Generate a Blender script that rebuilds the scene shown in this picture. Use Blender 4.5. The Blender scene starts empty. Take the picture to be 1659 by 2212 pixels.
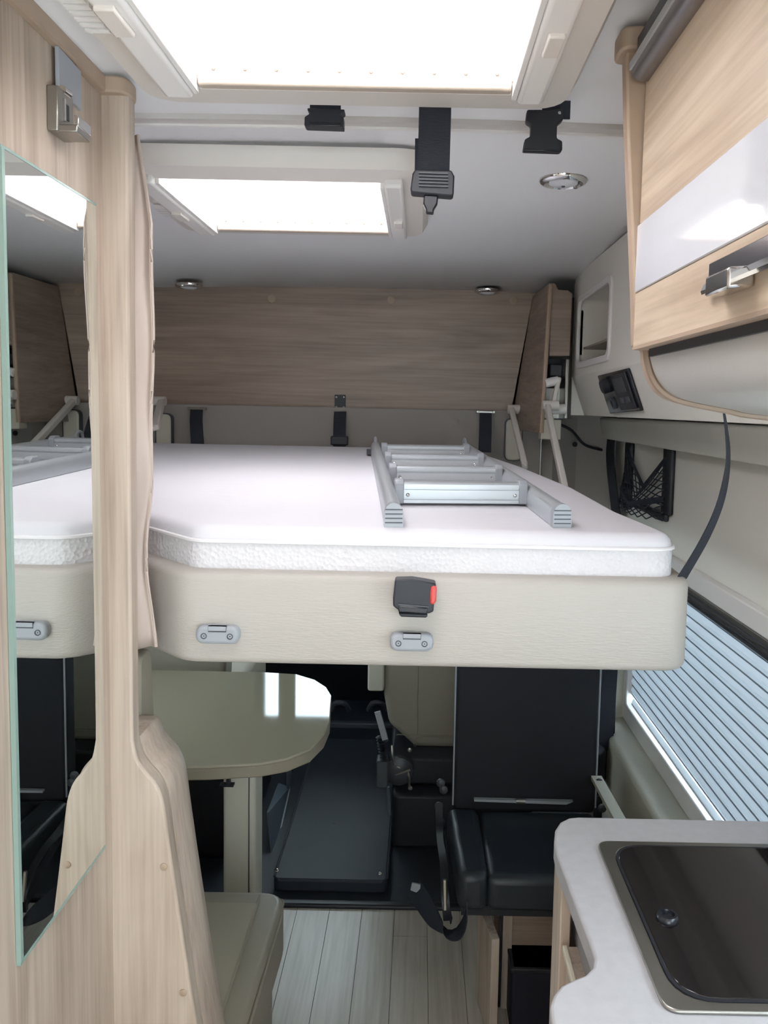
import bpy, bmesh, math, random
from mathutils import Vector, Matrix
random.seed(7)
SC = bpy.context.scene
COL = SC.collection

# ------------------------------------------------------------------ camera
F, HC = 1750.0, 1.55
PITCH, ROLL = math.radians(5.0), 0.02
_f0 = Vector((0, math.cos(PITCH), -math.sin(PITCH)))
_u0 = Vector((0, math.sin(PITCH), math.cos(PITCH)))
_r0 = Vector((1, 0, 0))
CR = _r0*math.cos(ROLL) + _u0*math.sin(ROLL)
CU = _u0*math.cos(ROLL) - _r0*math.sin(ROLL)
CF = _f0
CAM = Vector((0, 0, HC))
_d = Vector((0, 1, 0))
PPX = 909 - F*_d.dot(CR)/_d.dot(CF)
PPY = 880 + F*_d.dot(CU)/_d.dot(CF)
def at(px, py, X=None, Y=None, Z=None):
    """world point on the photo's ray (px, py) at a known X, Y or Z"""
    d = CF + CR*((px-PPX)/F) - CU*((py-PPY)/F)
    if Y is not None: k = Y/d.y
    elif X is not None: k = X/d.x
    else: k = (Z-HC)/d.z
    return CAM + d*k
cam = bpy.data.cameras.new('camera')
cam.sensor_fit = 'VERTICAL'; cam.sensor_height = 36.0; cam.sensor_width = 27.0
cam.lens = 36.0*F/2212.0
cam.shift_x = (1659/2-PPX)/2212.0
cam.shift_y = (PPY-2212/2)/2212.0
cam.clip_start = 0.02
cam_o = bpy.data.objects.new('camera', cam); COL.objects.link(cam_o)
cam_o.matrix_world = Matrix.Translation(CAM) @ Matrix((CR, CU, -CF)).transposed().to_4x4()
SC.camera = cam_o

# ------------------------------------------------------------------ world, light, exposure
W = bpy.data.worlds.new('sky'); SC.world = W; W.use_nodes = True
W.node_tree.nodes['Background'].inputs[0].default_value = (0.84, 0.93, 1.0, 1)
W.node_tree.nodes['Background'].inputs[1].default_value = 5.5
SKYLIGHT = 3.2
SC.view_settings.view_transform = 'Standard'
SC.view_settings.look = 'None'
SC.view_settings.gamma = 1.0
SC.view_settings.use_curve_mapping = False
SC.view_settings.exposure = 0.92

# ------------------------------------------------------------------ materials
def lin(c):
    if isinstance(c, str):
        c = [int(c[i:i+2], 16)/255 for i in (0, 2, 4)]
    return tuple(((v/12.92) if v <= .04045 else ((v+.055)/1.055)**2.4) for v in c) + (1,)
def mat(name, c, rough=.5, metal=0, bump=0, bscale=200, spec=None, var=0, vscale=6, emit=0, coat=0, vor=False, stretch=(1, 1, 1)):
    m = bpy.data.materials.new(name); m.use_nodes = True
    nt = m.node_tree; b = nt.nodes['Principled BSDF']
    b.inputs['Base Color'].default_value = lin(c); b.inputs['Roughness'].default_value = rough
    b.inputs['Metallic'].default_value = metal
    if spec is not None: b.inputs['Specular IOR Level'].default_value = spec
    if coat: b.inputs['Coat Weight'].default_value = coat; b.inputs['Coat Roughness'].default_value = .08
    if emit:
        b.inputs['Emission Color'].default_value = lin(c); b.inputs['Emission Strength'].default_value = emit
    tc = nt.nodes.new('ShaderNodeTexCoord')
    mp = nt.nodes.new('ShaderNodeMapping'); mp.inputs['Scale'].default_value = stretch
    nt.links.new(tc.outputs['Object'], mp.inputs[0])
    if var:
        n = nt.nodes.new('ShaderNodeTexNoise'); n.inputs['Scale'].default_value = vscale; n.inputs['Detail'].default_value = 5
        nt.links.new(mp.outputs[0], n.inputs['Vector'])
        r = nt.nodes.new('ShaderNodeValToRGB'); L = lin(c)
        r.color_ramp.elements[0].position = .3; r.color_ramp.elements[1].position = .7
        r.color_ramp.elements[0].color = tuple(v*(1-var) for v in L[:3])+(1,)
        r.color_ramp.elements[1].color = tuple(min(1, v*(1+var)) for v in L[:3])+(1,)
        nt.links.new(n.outputs[0], r.inputs[0]); nt.links.new(r.outputs[0], b.inputs['Base Color'])
    if bump:
        if vor:
            n = nt.nodes.new('ShaderNodeTexVoronoi'); n.inputs['Scale'].default_value = bscale; o = n.outputs['Distance']
        else:
            n = nt.nodes.new('ShaderNodeTexNoise'); n.inputs['Scale'].default_value = bscale; n.inputs['Detail'].default_value = 2; o = n.outputs[0]
        nt.links.new(mp.outputs[0], n.inputs['Vector'])
        bp = nt.nodes.new('ShaderNodeBump'); bp.inputs['Strength'].default_value = bump; bp.inputs['Distance'].default_value = .004 if vor else .002
        nt.links.new(o, bp.inputs['Height']); nt.links.new(bp.outputs[0], b.inputs['Normal'])
    return m
def wood(name, c1, c2, c3, axis, rough=.45, fine=70, coarse=9, spec=None):
    m = bpy.data.materials.new(name); m.use_nodes = True
    nt = m.node_tree; b = nt.nodes['Principled BSDF']; b.inputs['Roughness'].default_value = rough
    if spec is not None: b.inputs['Specular IOR Level'].default_value = spec
    tc = nt.nodes.new('ShaderNodeTexCoord'); geo = nt.nodes.new('ShaderNodeNewGeometry')
    def noise(s, k, det, dist=0):
        mp = nt.nodes.new('ShaderNodeMapping'); sc = [s]*3; sc['xyz'.index(axis)] = s*k; mp.inputs['Scale'].default_value = sc
        nt.links.new(geo.outputs['Position'], mp.inputs[0])
        n = nt.nodes.new('ShaderNodeTexNoise'); n.inputs['Scale'].default_value = 1; n.inputs['Detail'].default_value = det
        n.inputs['Distortion'].default_value = dist
        nt.links.new(mp.outputs[0], n.inputs['Vector']); return n.outputs[0]
    a = noise(fine*2.2, .03, 3); c = noise(coarse*1.6, .12, 4, 1.2); d = noise(fine*.7, .035, 3, .6)
    m1 = nt.nodes.new('ShaderNodeMix'); m1.inputs[0].default_value = .5
    nt.links.new(a, m1.inputs[2]); nt.links.new(d, m1.inputs[3])
    m2 = nt.nodes.new('ShaderNodeMix'); m2.inputs[0].default_value = .45
    nt.links.new(m1.outputs[0], m2.inputs[2]); nt.links.new(c, m2.inputs[3])
    r = nt.nodes.new('ShaderNodeValToRGB'); e = r.color_ramp.elements
    e[0].position = .36; e[0].color = lin(c1); e[1].position = .64; e[1].color = lin(c3)
    k = e.new(.5); k.color = lin(c2)
    nt.links.new(m2.outputs[0], r.inputs[0])
    nt.links.new(r.outputs[0], b.inputs['Base Color'])
    bp = nt.nodes.new('ShaderNodeBump'); bp.inputs['Strength'].default_value = .12; bp.inputs['Distance'].default_value = .001
    nt.links.new(m1.outputs[0], bp.inputs['Height']); nt.links.new(bp.outputs[0], b.inputs['Normal'])
    return m
def glass(name, tint, refl=.08, rough=0.0):
    m = bpy.data.materials.new(name); m.use_nodes = True; nt = m.node_tree
    nt.nodes.remove(nt.nodes['Principled BSDF'])
    t = nt.nodes.new('ShaderNodeBsdfTransparent'); t.inputs[0].default_value = tint
    g = nt.nodes.new('ShaderNodeBsdfGlossy'); g.inputs['Roughness'].default_value = rough
    mx = nt.nodes.new('ShaderNodeMixShader'); mx.inputs[0].default_value = refl
    nt.links.new(t.outputs[0], mx.inputs[1]); nt.links.new(g.outputs[0], mx.inputs[2])
    nt.links.new(mx.outputs[0], nt.nodes['Material Output'].inputs[0]); return m

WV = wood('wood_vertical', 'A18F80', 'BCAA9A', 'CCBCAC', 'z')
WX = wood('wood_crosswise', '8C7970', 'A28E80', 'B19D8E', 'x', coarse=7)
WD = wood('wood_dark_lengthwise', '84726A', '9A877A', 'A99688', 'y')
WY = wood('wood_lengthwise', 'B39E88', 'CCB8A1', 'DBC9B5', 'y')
WF = wood('vinyl_plank', 'B3A79A', 'CBC1B5', 'DAD1C6', 'y', rough=.32, fine=50, coarse=6)
WTRIM = mat('wood_trim', 'B09A86', .5, var=.06, vscale=20)
CEIL = mat('ceiling_lining', 'F0EFF0', .7, bump=.05, bscale=400)
WHITEP = mat('white_plastic', 'EDE9E6', .35)
OFFW = mat('cream_plastic', 'E2DBD4', .4)
FLANGE = mat('beige_flange', 'B8AA9C', .5)
WELL = mat('skylight_well', 'FAFAFA', .5)
DOME = mat('skylight_dome', 'FDFCFF', .4, emit=SKYLIGHT)
BEIGE = mat('beige_wall', 'E8E4DB', .6, bump=.06, bscale=350)
BEIGEP = mat('beige_panel', 'CFCABB', .55)
GREYCLOTH = mat('grey_lining', 'A39C96', .85, bump=.2, bscale=500)
VINYL = mat('cream_vinyl', 'B9B2AA', .5, bump=.3, bscale=420, stretch=(.15, 1, 1.3))
MATT = mat('mattress_top', 'DDDADF', .9, bump=.5, bscale=45, stretch=(.3, 1, 1))
MATS = mat('mattress_side', 'DEDADC', .9, bump=.45, bscale=150, vor=True)
PIPE = mat('mattress_piping', 'EDE9EA', .8)
ALU = mat('aluminium', 'C4C8CC', .35, metal=.45)
ALUG = mat('grey_plastic', 'A2A5AB', .4)
CHROME = mat('chrome', 'D8D8D8', .12, metal=1)
STEEL = mat('brushed_steel', 'A5A29C', .32, metal=.95)
DARKCHROME = mat('smoked_chrome', '77747A', .15, metal=.9)
BLACK = mat('black_plastic', '25272E', .45)
BLACKG = mat('black_gloss_plastic', '23252C', .22)
WEB = mat('black_webbing', '2C303A', .8, bump=.5, bscale=300, stretch=(.3, 1, 2))
NAVY = mat('black_upholstery', '1C1D25', .75, bump=.1, bscale=500)
LEATHER = mat('black_leatherette', '2A3037', .38, bump=.12, bscale=260)
MATB = mat('black_mat', '2C323C', .55, bump=.15, bscale=500, var=.12, vscale=5)
TAUPE = mat('taupe_leatherette', '9A9183', .42, bump=.15, bscale=240)
TAUPE2 = mat('taupe_fabric', 'A69C8C', .7, bump=.15, bscale=300)
SEATB = mat('beige_seat_cover', 'A0988A', .7, bump=.1, bscale=300)
CURT = mat('satin_curtain', 'BBAA9F', .42, bump=.1, bscale=120)
TABLE = mat('table_laminate', 'ABA391', .06, spec=.5)
TEDGE = mat('table_edge', '8E8474', .5)
WORK = mat('worktop_laminate', 'BFBDC0', .4, var=.04, vscale=60)
GREYP = mat('grey_front', '9C9CA0', .4)
GLOSSW = mat('white_gloss_front', 'EDEFF6', .06, coat=1)
RED = mat('red_button', 'D8504C', .4)
MIRR = mat('mirror_silver', 'E6EAE8', .01, metal=1)
MEDGE = mat('mirror_edge', '8FA59C', .2)
LIDG = mat('smoked_glass_lid', '1E1A1C', .05, spec=.7)
PLEAT = mat('pleated_blind', 'D3D6DA', .55)
PLEATD = mat('blind_fold', '7E8288', .6)
DGREY = mat('dark_grey_plastic', '43464D', .4)
LENS = mat('lamp_lens', 'E4E4E8', .3)
BLUEG = mat('grey_metal_panel', '6E7A86', .35, metal=.3)
def translucent(m, w):
    nt = m.node_tree; b = nt.nodes['Principled BSDF']; t = nt.nodes.new('ShaderNodeBsdfTranslucent'); t.inputs[0].default_value = b.inputs['Base Color'].default_value
    mx = nt.nodes.new('ShaderNodeMixShader'); mx.inputs[0].default_value = w
    nt.links.new(b.outputs[0], mx.inputs[1]); nt.links.new(t.outputs[0], mx.inputs[2]); nt.links.new(mx.outputs[0], nt.nodes['Material Output'].inputs[0])
translucent(PLEAT, .3)
PANE = glass('window_pane', (.92, .97, .98, 1), .06)

# ------------------------------------------------------------------ mesh helpers
WORLDLOC = {}
def obj(name, bm, m, parent=None, bev=None, smooth=40, subsurf=0, loc=None):
    bmesh.ops.recalc_face_normals(bm, faces=bm.faces)
    me = bpy.data.meshes.new(name)
    xs = [v.co for v in bm.verts]
    lo = Vector((min(v.x for v in xs), min(v.y for v in xs), min(v.z for v in xs)))
    hi = Vector((max(v.x for v in xs), max(v.y for v in xs), max(v.z for v in xs)))
    c = loc or Vector(((lo.x+hi.x)/2, (lo.y+hi.y)/2, lo.z))
    for v in bm.verts: v.co -= c
    for f in bm.faces: f.smooth = True
    bm.to_mesh(me); bm.free()
    if smooth is not None: me.set_sharp_from_angle(angle=math.radians(smooth))
    if m: me.materials.append(m)
    o = bpy.data.objects.new(name, me); COL.objects.link(o)
    WORLDLOC[o] = c
    if parent is not None:
        o.parent = parent; o.location = c - WORLDLOC[parent]
    else: o.location = c
    if bev:
        b = o.modifiers.new('bevel', 'BEVEL'); b.width = bev[0]; b.segments = bev[1]; b.limit_method = 'ANGLE'; b.angle_limit = math.radians(35)
        b.use_clamp_overlap = True; b.harden_normals = False
    if subsurf:
        s = o.modifiers.new('subsurf', 'SUBSURF'); s.levels = subsurf; s.render_levels = subsurf
    return o
def thing(name, label, cat, loc, group=None):
    o = bpy.data.objects.new(name, None); COL.objects.link(o); o.location = Vector(loc); o.empty_display_size = .05
    WORLDLOC[o] = Vector(loc); return tag(o, label, cat, group)
def tag(o, label, cat, group=None):
    o['label'] = label; o['category'] = cat
    if group: o['group'] = group
    return o
def struct(o, label=None):
    o['kind'] = 'structure'
    if label: o['label'] = label
    return o
def N(): return bmesh.new()
def box(bm, x0, x1, y0, y1, z0, z1):
    vs = [bm.verts.new((x, y, z)) for x in (x0, x1) for y in (y0, y1) for z in (z0, z1)]
    for f in ((0,1,3,2), (4,6,7,5), (0,4,5,1), (2,3,7,6), (0,2,6,4), (1,5,7,3)):
        bm.faces.new([vs[i] for i in f])
    return bm
def bx(x0, x1, y0, y1, z0, z1): return box(N(), x0, x1, y0, y1, z0, z1)
def slab(bm, pts, vec):
    """flat polygon pushed out along vec"""
    a = [bm.verts.new(Vector(p)) for p in pts]; b = [bm.verts.new(Vector(p)+Vector(vec)) for p in pts]
    bm.faces.new(a); bm.faces.new(b[::-1]); n = len(a)
    for i in range(n): bm.faces.new((a[i], b[i], b[(i+1) % n], a[(i+1) % n]))
    return bm
def prism(bm, pts, axis, a, b):
    def P(p, h): return {'x': (h, p[0], p[1]), 'y': (p[0], h, p[1]), 'z': (p[0], p[1], h)}[axis]
    d = {'x': (b-a, 0, 0), 'y': (0, b-a, 0), 'z': (0, 0, b-a)}[axis]
    return slab(bm, [P(p, a) for p in pts], d)
def rpoly(pts, r, seg=5):
    """polygon with filleted corners; r is one radius or one per corner"""
    n = len(pts); out = []
    rr = r if isinstance(r, (list, tuple)) else [r]*n
    for i in range(n):
        p, a, b = Vector(pts[i]), Vector(pts[i-1]), Vector(pts[(i+1) % n])
        if rr[i] <= 0: out.append(tuple(p)); continue
        u, v = (a-p).normalized(), (b-p).normalized()
        ang = max(.05, u.angle(v)); t = min(rr[i]/math.tan(ang/2), (a-p).length*.49, (b-p).length*.49)
        q0, q1 = p+u*t, p+v*t
        for k in range(seg+1):
            s = k/seg; out.append(tuple(q0*(1-s)**2 + p*2*s*(1-s) + q1*s*s))
    return out
def smoothpath(pts, n=6):
    P = [Vector(p) for p in pts]; out = []
    for i in range(len(P)-1):
        p0 = P[max(i-1, 0)]; p1 = P[i]; p2 = P[i+1]; p3 = P[min(i+2, len(P)-1)]
        for k in range(n):
            t = k/n
            out.append(.5*((2*p1)+(p2-p0)*t+(2*p0-5*p1+4*p2-p3)*t*t+(3*p1-p0-3*p2+p3)*t**3))
    out.append(P[-1]); return out
def sweep(bm, pts, prof, side=(0, 0, 1), cap=True, closed=False, sides=None):
    pts = [Vector(p) for p in pts]; n = len(pts); rings = []
    s = Vector(side)
    for i, p in enumerate(pts):
        if closed: t = (pts[(i+1) % n]-pts[i-1])
        else: t = pts[min(i+1, n-1)]-pts[max(i-1, 0)]
        t.normalize()
        if sides: s = Vector(sides[i])
        nn = t.cross(s)
        if nn.length < 1e-5: nn = t.orthogonal()
        nn.normalize(); s2 = nn.cross(t).normalized()
        rings.append([bm.verts.new(p + s2*a + nn*b) for a, b in prof])
    m = len(prof)
    for i in range(n if closed else n-1):
        A, B = rings[i], rings[(i+1) % n]
        for j in range(m): bm.faces.new((A[j], A[(j+1) % m], B[(j+1) % m], B[j]))
    if cap and not closed:
        bm.faces.new(rings[0][::-1]); bm.faces.new(rings[-1])
    return bm
def circ(r, n=10, ry=None): return [(r*math.cos(2*math.pi*i/n), (ry or r)*math.sin(2*math.pi*i/n)) for i in range(n)]
def rect(w, t): return [(-w/2, -t/2), (w/2, -t/2), (w/2, t/2), (-w/2, t/2)]
def tube(bm, pts, r, n=10, side=(0.013, .021, 1)): return sweep(bm, pts, circ(r, n), side)
def strap(bm, pts, w, t, side, smooth=6): return sweep(bm, smoothpath(pts, smooth) if smooth else pts, rect(w, t), side)
def lathe(bm, c, axis, prof, n=20):
    ax = Vector(axis).normalized(); u = ax.orthogonal().normalized(); v = ax.cross(u); c = Vector(c); rings = []
    for r, h in prof:
        rings.append([bm.verts.new(c+ax*h+(u*math.cos(2*math.pi*k/n)+v*math.sin(2*math.pi*k/n))*max(r, 1e-5)) for k in range(n)])
    for i in range(len(rings)-1):
        for k in range(n): bm.faces.new((rings[i][k], rings[i][(k+1) % n], rings[i+1][(k+1) % n], rings[i+1][k]))
    bm.faces.new(rings[0][::-1]); bm.faces.new(rings[-1]); return bm
def ringplate(bm, outer, inner, axis, a, b):
    """plate with a hole: outer and inner outlines have the same number of points"""
    def P(p, h): return {'x': (h, p[0], p[1]), 'y': (p[0], h, p[1]), 'z': (p[0], p[1], h)}[axis]
    n = len(outer); R = [[bm.verts.new(P(p, h)) for p in q] for q, h in ((outer, a), (inner, a), (inner, b), (outer, b))]
    for k in range(4):
        A, B = R[k], R[(k+1) % 4]
        for i in range(n): bm.faces.new((A[i], A[(i+1) % n], B[(i+1) % n], B[i]))
    return bm
def rrect(x0, x1, y0, y1, r, seg=5): return rpoly([(x0, y0), (x1, y0), (x1, y1), (x0, y1)], r, seg)
def screw(p, axis, r, parent, m=CHROME, name='screw'):
    return obj(name, lathe(N(), p, axis, [(r, 0), (r, .0015), (r*.7, .003), (r*.25, .003), (r*.2, .0022)], 12), m, parent)

# ================================================================== SETTING
CZ = 1.985
def ceil_z(x, y):
    z = CZ + .012*(1-((x+.15)/.75)**2) if abs(x+.15) < 1.2 else CZ-.02
    if y > 2.0: z -= (y-2.0)*.045
    return z
SK1 = dict(x0=-.30, x1=.118, y0=.63, y1=1.066, far=.088)
SK2 = dict(x0=-.488, x1=-.07, y0=1.492, y1=1.918, far=.078)
xs = sorted(set([-1.35, -1.1, -.85, -.65, .3, .45, .6, .78] + [round(-.6+.075*i, 3) for i in range(12)] + [q+d for S in (SK1, SK2) for q, d in ((S['x0'], -.008), (S['x1'], .008))]))
ys = sorted(set([-1.6, -.5, .2, 1.25, 2.0, 2.3, 3.0] + [q+d for S in (SK1, SK2) for q, d in ((S['y0'], -.008), (S['y1'], .008))]))
bm = N(); V = {}
for x in xs:
    for y in ys: V[x, y] = bm.verts.new((x, y, ceil_z(x, y)))
for i in range(len(xs)-1):
    for j in range(len(ys)-1):
        cx, cy = (xs[i]+xs[i+1])/2, (ys[j]+ys[j+1])/2
        if any(s['x0']-.008 < cx < s['x1']+.008 and s['y0']-.008 < cy < s['y1']+.008 for s in (SK1, SK2)): continue
        bm.faces.new((V[xs[i], ys[j]], V[xs[i+1], ys[j]], V[xs[i+1], ys[j+1]], V[xs[i], ys[j+1]]))
bmesh.ops.delete(bm, geom=[v for v in bm.verts if not v.link_faces], context='VERTS')
ceil = obj('ceiling', bm, CEIL)
sol = ceil.modifiers.new('solid', 'SOLIDIFY'); sol.thickness = .02; sol.offset = 1
struct(ceil, 'pale grey lined ceiling with two roof hatches')

# floor with planks
YF = at(740, 1963, Z=0).y
fl = struct(obj('floor', bx(-1.35, .75, -1.6, YF, -.03, -.004), mat('floor_joint', '8C8278', .6)), 'light oak vinyl plank floor')
pw = .1
for i in range(21):
    x0 = -1.35+i*pw; y = -1.6 - random.uniform(0, .9)
    while y < YF:
        y1 = min(y+1.15, YF); ya = max(y, -1.6)
        if y1-ya > .03: obj('plank', bx(x0+.0008, x0+pw-.0008, ya+.0008, y1-.0008, -.004, 0), WF, fl)
        y = y+1.15
# cab floor, walls
struct(obj('trim_1', bx(-1.35, .75, YF, YF+.03, -.03, .012), BLACK, bev=(.006, 2)), 'black step edge strip where the plank floor ends')
cabfl = struct(obj('cab_floor', bx(-1.35, .8, YF+.03, 4.2, -.03, .008), MATB), 'black cab floor carpet beyond the planks')
wl = struct(obj('wall_left', bx(-1.37, -1.35, 1.0, 4.2, 0, .78), BEIGE), 'beige outer wall behind the dinette')
obj('panel', bx(-1.37, -1.35, 1.0, 4.2, 1.12, 2.0), BEIGE, wl)
obj('panel', bx(-1.37, -1.35, 1.0, 1.5, .78, 1.12), BEIGE, wl)
obj('panel', bx(-1.37, -1.35, 2.2, 2.6, .78, 1.12), BEIGE, wl)
obj('panel', bx(-1.37, -1.35, 3.5, 4.2, .78, 1.12), BEIGE, wl)
w = struct(obj('window_2', ringplate(N(), rrect(1.5, 2.2, .78, 1.12, .03), rrect(1.53, 2.17, .81, 1.09, .03), 'x', -1.375, -1.34), WHITEP), 'dinette side window')
obj('pane', prism(N(), rrect(1.52, 2.18, .8, 1.1, .03), 'x', -1.362, -1.358), PANE, w)
w = struct(obj('window_3', ringplate(N(), rrect(2.6, 3.5, .78, 1.12, .03), rrect(2.63, 3.47, .81, 1.09, .03), 'x', -1.375, -1.34), BLACK), 'driver door window')
obj('pane', prism(N(), rrect(2.62, 3.48, .8, 1.1, .03), 'x', -1.362, -1.358), PANE, w)
# cab front: bulkhead and windscreen
cf = struct(obj('wall_front', bx(-1.37, .8, 4.2, 4.22, 0, .98), BLACK), 'dark cab bulkhead below the windscreen')
obj('roof_panel', bx(-1.37, .8, 2.92, 4.25, 1.76, 1.78), GREYCLOTH, cf)
obj('cap_panel', bx(-1.37, .8, 2.94, 2.96, 1.5, 2.05), GREYCLOTH, cf); obj('cap_panel', bx(.43, .8, 2.90, 2.94, 1.0, 2.02), GREYCLOTH, cf); obj('cap_panel', bx(-1.4, -1.28, 2.86, 2.94, 1.0, 2.02), GREYCLOTH, cf)
obj('header', bx(-1.37, .8, 4.2, 4.22, 1.68, 1.78), BLACK, cf)
w = struct(obj('window_4', ringplate(N(), rrect(-.88, .8, .98, 1.7, .06), rrect(-.8, .73, 1.02, 1.66, .06), 'y', 4.18, 4.22), BLACK), 'windscreen of the cab')
obj('pane', prism(N(), rrect(-.84, .76, 1.0, 1.68, .06), 'y', 4.198, 4.203), PANE, w)
obj('folded_screen', bx(-1.37, -.85, 4.16, 4.2, .96, 1.76), SEATB, cf, bev=(.02, 2))
# rear of the living area, behind the photographer
wb = struct(obj('wall_back', bx(-.446, .72, -1.62, -1.6, 0, .8), BEIGE), 'rear wall behind the photographer')
obj('panel', bx(-.446, .72, -1.62, -1.6, 1.6, 2.0), BEIGE, wb); obj('panel', bx(-.446, -.3, -1.62, -1.6, .8, 1.6), BEIGE, wb); obj('panel', bx(.55, .72, -1.62, -1.6, .8, 1.6), BEIGE, wb)
w = struct(obj('window_5', ringplate(N(), rrect(-.3, .55, .8, 1.6, .04), rrect(-.26, .51, .84, 1.56, .04), 'y', -1.63, -1.58), WHITEP), 'rear window')
obj('pane', prism(N(), rrect(-.28, .53, .82, 1.58, .04), 'y', -1.612, -1.608), PANE, w)

# ceiling joint bar
bm = N()
P = [(x, 1.313, ceil_z(x, 1.313)-.004) for x in [-.75+.05*i for i in range(26)]]
sweep(bm, P, rect(.03, .008), (0, 1, 0))
tr = struct(obj('trim_2', bm, mat('joint_bar', 'C9C3BF', .4)), 'narrow raised joint bar running across the ceiling')
bm = N(); sweep(bm, [Vector(p)+Vector((0, .009, -.005)) for p in P], rect(.006, .005), (0, 1, 0)); obj('bead', bm, WHITEP, tr)

# headboard wall
HY = 2.85
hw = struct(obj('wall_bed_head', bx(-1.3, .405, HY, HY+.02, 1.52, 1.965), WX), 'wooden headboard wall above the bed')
for px, py in ((587, 645), (845, 648), (1109, 650)):
    p = at(px, py, Y=HY); obj('cover_cap', lathe(N(), (p.x, HY, p.z), (0, -1, 0), [(.014, 0), (.014, .002), (.01, .003)], 14), WTRIM, hw)
gp = struct(obj('wall_bed_lower', bx(-1.3, .42, HY-.03, HY-.005, 1.05, 1.545), GREYCLOTH, bev=(.004, 2)), 'grey fabric lined wall below the wooden headboard')
for px, py in ((475, 898), (755, 905), (985, 911)):
    p = at(px, py, Y=HY-.03); obj('clip', lathe(N(), (p.x, HY-.03, p.z), (0, -1, 0), [(.012, 0), (.012, .002), (.007, .003)], 12), GREYCLOTH, gp)

# right wall: window band, lip and upper fascia
XW = .70
wr = struct(obj('wall_right', bx(XW, XW+.03, .95, 2.95, 1.125, 2.02), BEIGE), 'cream right side wall')
obj('panel', bx(XW, XW+.03, -.7, 1.0, 0, .97), BEIGE, wr); obj('panel', bx(XW, XW+.03, -.7, .95, 1.46, 2.02), BEIGE, wr)
obj('panel', bx(XW, XW+.03, -.7, -.05, .97, 1.46), BEIGE, wr); obj('panel', bx(XW, XW+.03, .95, 1.0, .97, 1.125), BEIGE, wr)
w = struct(obj('window_6', ringplate(N(), rrect(-.05, .95, .97, 1.46, .04), rrect(.08, .86, 1.09, 1.36, .04), 'x', XW-.02, XW+.03), WHITEP), 'kitchen window above the worktop')
obj('pane', prism(N(), rrect(-.03, .93, .99, 1.44, .04), 'x', XW+.01, XW+.014), PANE, w)
obj('panel', bx(XW, XW+.03, 1.0, 2.95, 0, .57), BEIGE, wr)
obj('panel', bx(XW, XW+.03, 2.585, 2.95, .57, 1.125), BEIGE, wr)
obj('panel', bx(XW, XW+.03, 2.95, 4.2, 0, 1.05), BLACK, wr)
obj('panel', bx(XW, XW+.03, 2.95, 4.2, 1.05, 2.0), BEIGE, wr)
# grey lining from cab pillar to wall
bm = N(); slab(bm, [(.425, 2.83, 1.05), (.46, 2.80, 1.05), (.56, 2.90, 1.05), (.70, 2.93, 1.05), (.70, 2.95, 1.05), (.425, 2.86, 1.05)], (0, 0, .47))
obj('pillar_lining', bm, GREYCLOTH, wr, smooth=60)
p = at(1242, 960, Y=2.85); obj('clip', lathe(N(), (p.x, 2.855, p.z), (0.2, -1, 0), [(.009, 0), (.009, .004)], 12), BLACK, wr)
obj('door_lintel', bx(XW, XW+.03, -1.6, -.7, 1.9, 2.02), BEIGE, wr)
struct(obj('door_1', bx(XW+.03, XW+.75, -1.62, -1.58, .02, 1.88), WHITEP, bev=(.01, 2)), 'entrance door standing open behind the photographer')
# lip
lipb = N(); prism(lipb, [(XW+.005, 1.528), (XW-.055, 1.528), (XW-.062, 1.522), (XW-.05, 1.458), (XW-.045, 1.452), (XW+.005, 1.452)], 'y', .99, 2.9)
obj('ledge', lipb, BEIGE, wr, bev=(.004, 2))
# lining below window and ledge
# ================================================================== upper fascia with cubby
FX = .48
fa = thing('overhead_fascia', 'cream moulded overhead fascia with an open cubby, beyond the overhead cupboard', 'wall panel', (.55, 1.8, 1.535))
cub = (2.095, 2.515, 1.69, 1.885)
bm = N()
box(bm, FX, FX+.012, .99, cub[0], 1.657, 1.972); box(bm, FX, FX+.012, cub[1], 2.6, 1.657, 1.972)
box(bm, FX, FX+.012, cub[0], cub[1], 1.657, cub[2]); box(bm, FX, FX+.012, cub[0], cub[1], cub[3], 1.972)
slab(bm, [(FX, .99, 1.657), (FX+.012, .99, 1.657), (.535, .99, 1.535), (.523, .99, 1.535)], (0, 1.61, 0))
slab(bm, [(.523, .99, 1.535), (.523, .99, 1.545), (XW, .99, 1.545), (XW, .99, 1.535)], (0, 1.61, 0))
box(bm, FX, XW, 2.6, 2.612, 1.535, 1.95)
obj('shell', bm, BEIGE, fa)
bm = N(); o2 = rrect(cub[0]-.012, cub[1]+.012, cub[2]-.012, cub[3]+.012, .036, 6)
ringplate(bm, o2, rrect(cub[0]+.006, cub[1]-.006, cub[2]+.006, cub[3]-.006, .03, 6), 'x', FX-.006, FX+.004); obj('cubby_rim', bm, WHITEP, fa, bev=(.002, 2))
bm = N(); pr = rrect(*cub, .03, 6); n = len(pr)
A = [bm.verts.new((FX, a, b)) for a, b in pr]; Bv = [bm.verts.new((FX+.09, a, b)) for a, b in pr]
for i in range(n): bm.faces.new((A[i], A[(i+1) % n], Bv[(i+1) % n], Bv[i]))
bm.faces.new(Bv); obj('cubby_liner', bm, BEIGE, fa)
obj('cubby_shelf', bx(FX+.01, FX+.088, cub[0]+.01, cub[1]-.03, 1.735, 1.741), mat('cubby_shelf', '8F877C', .4), fa)

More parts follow.
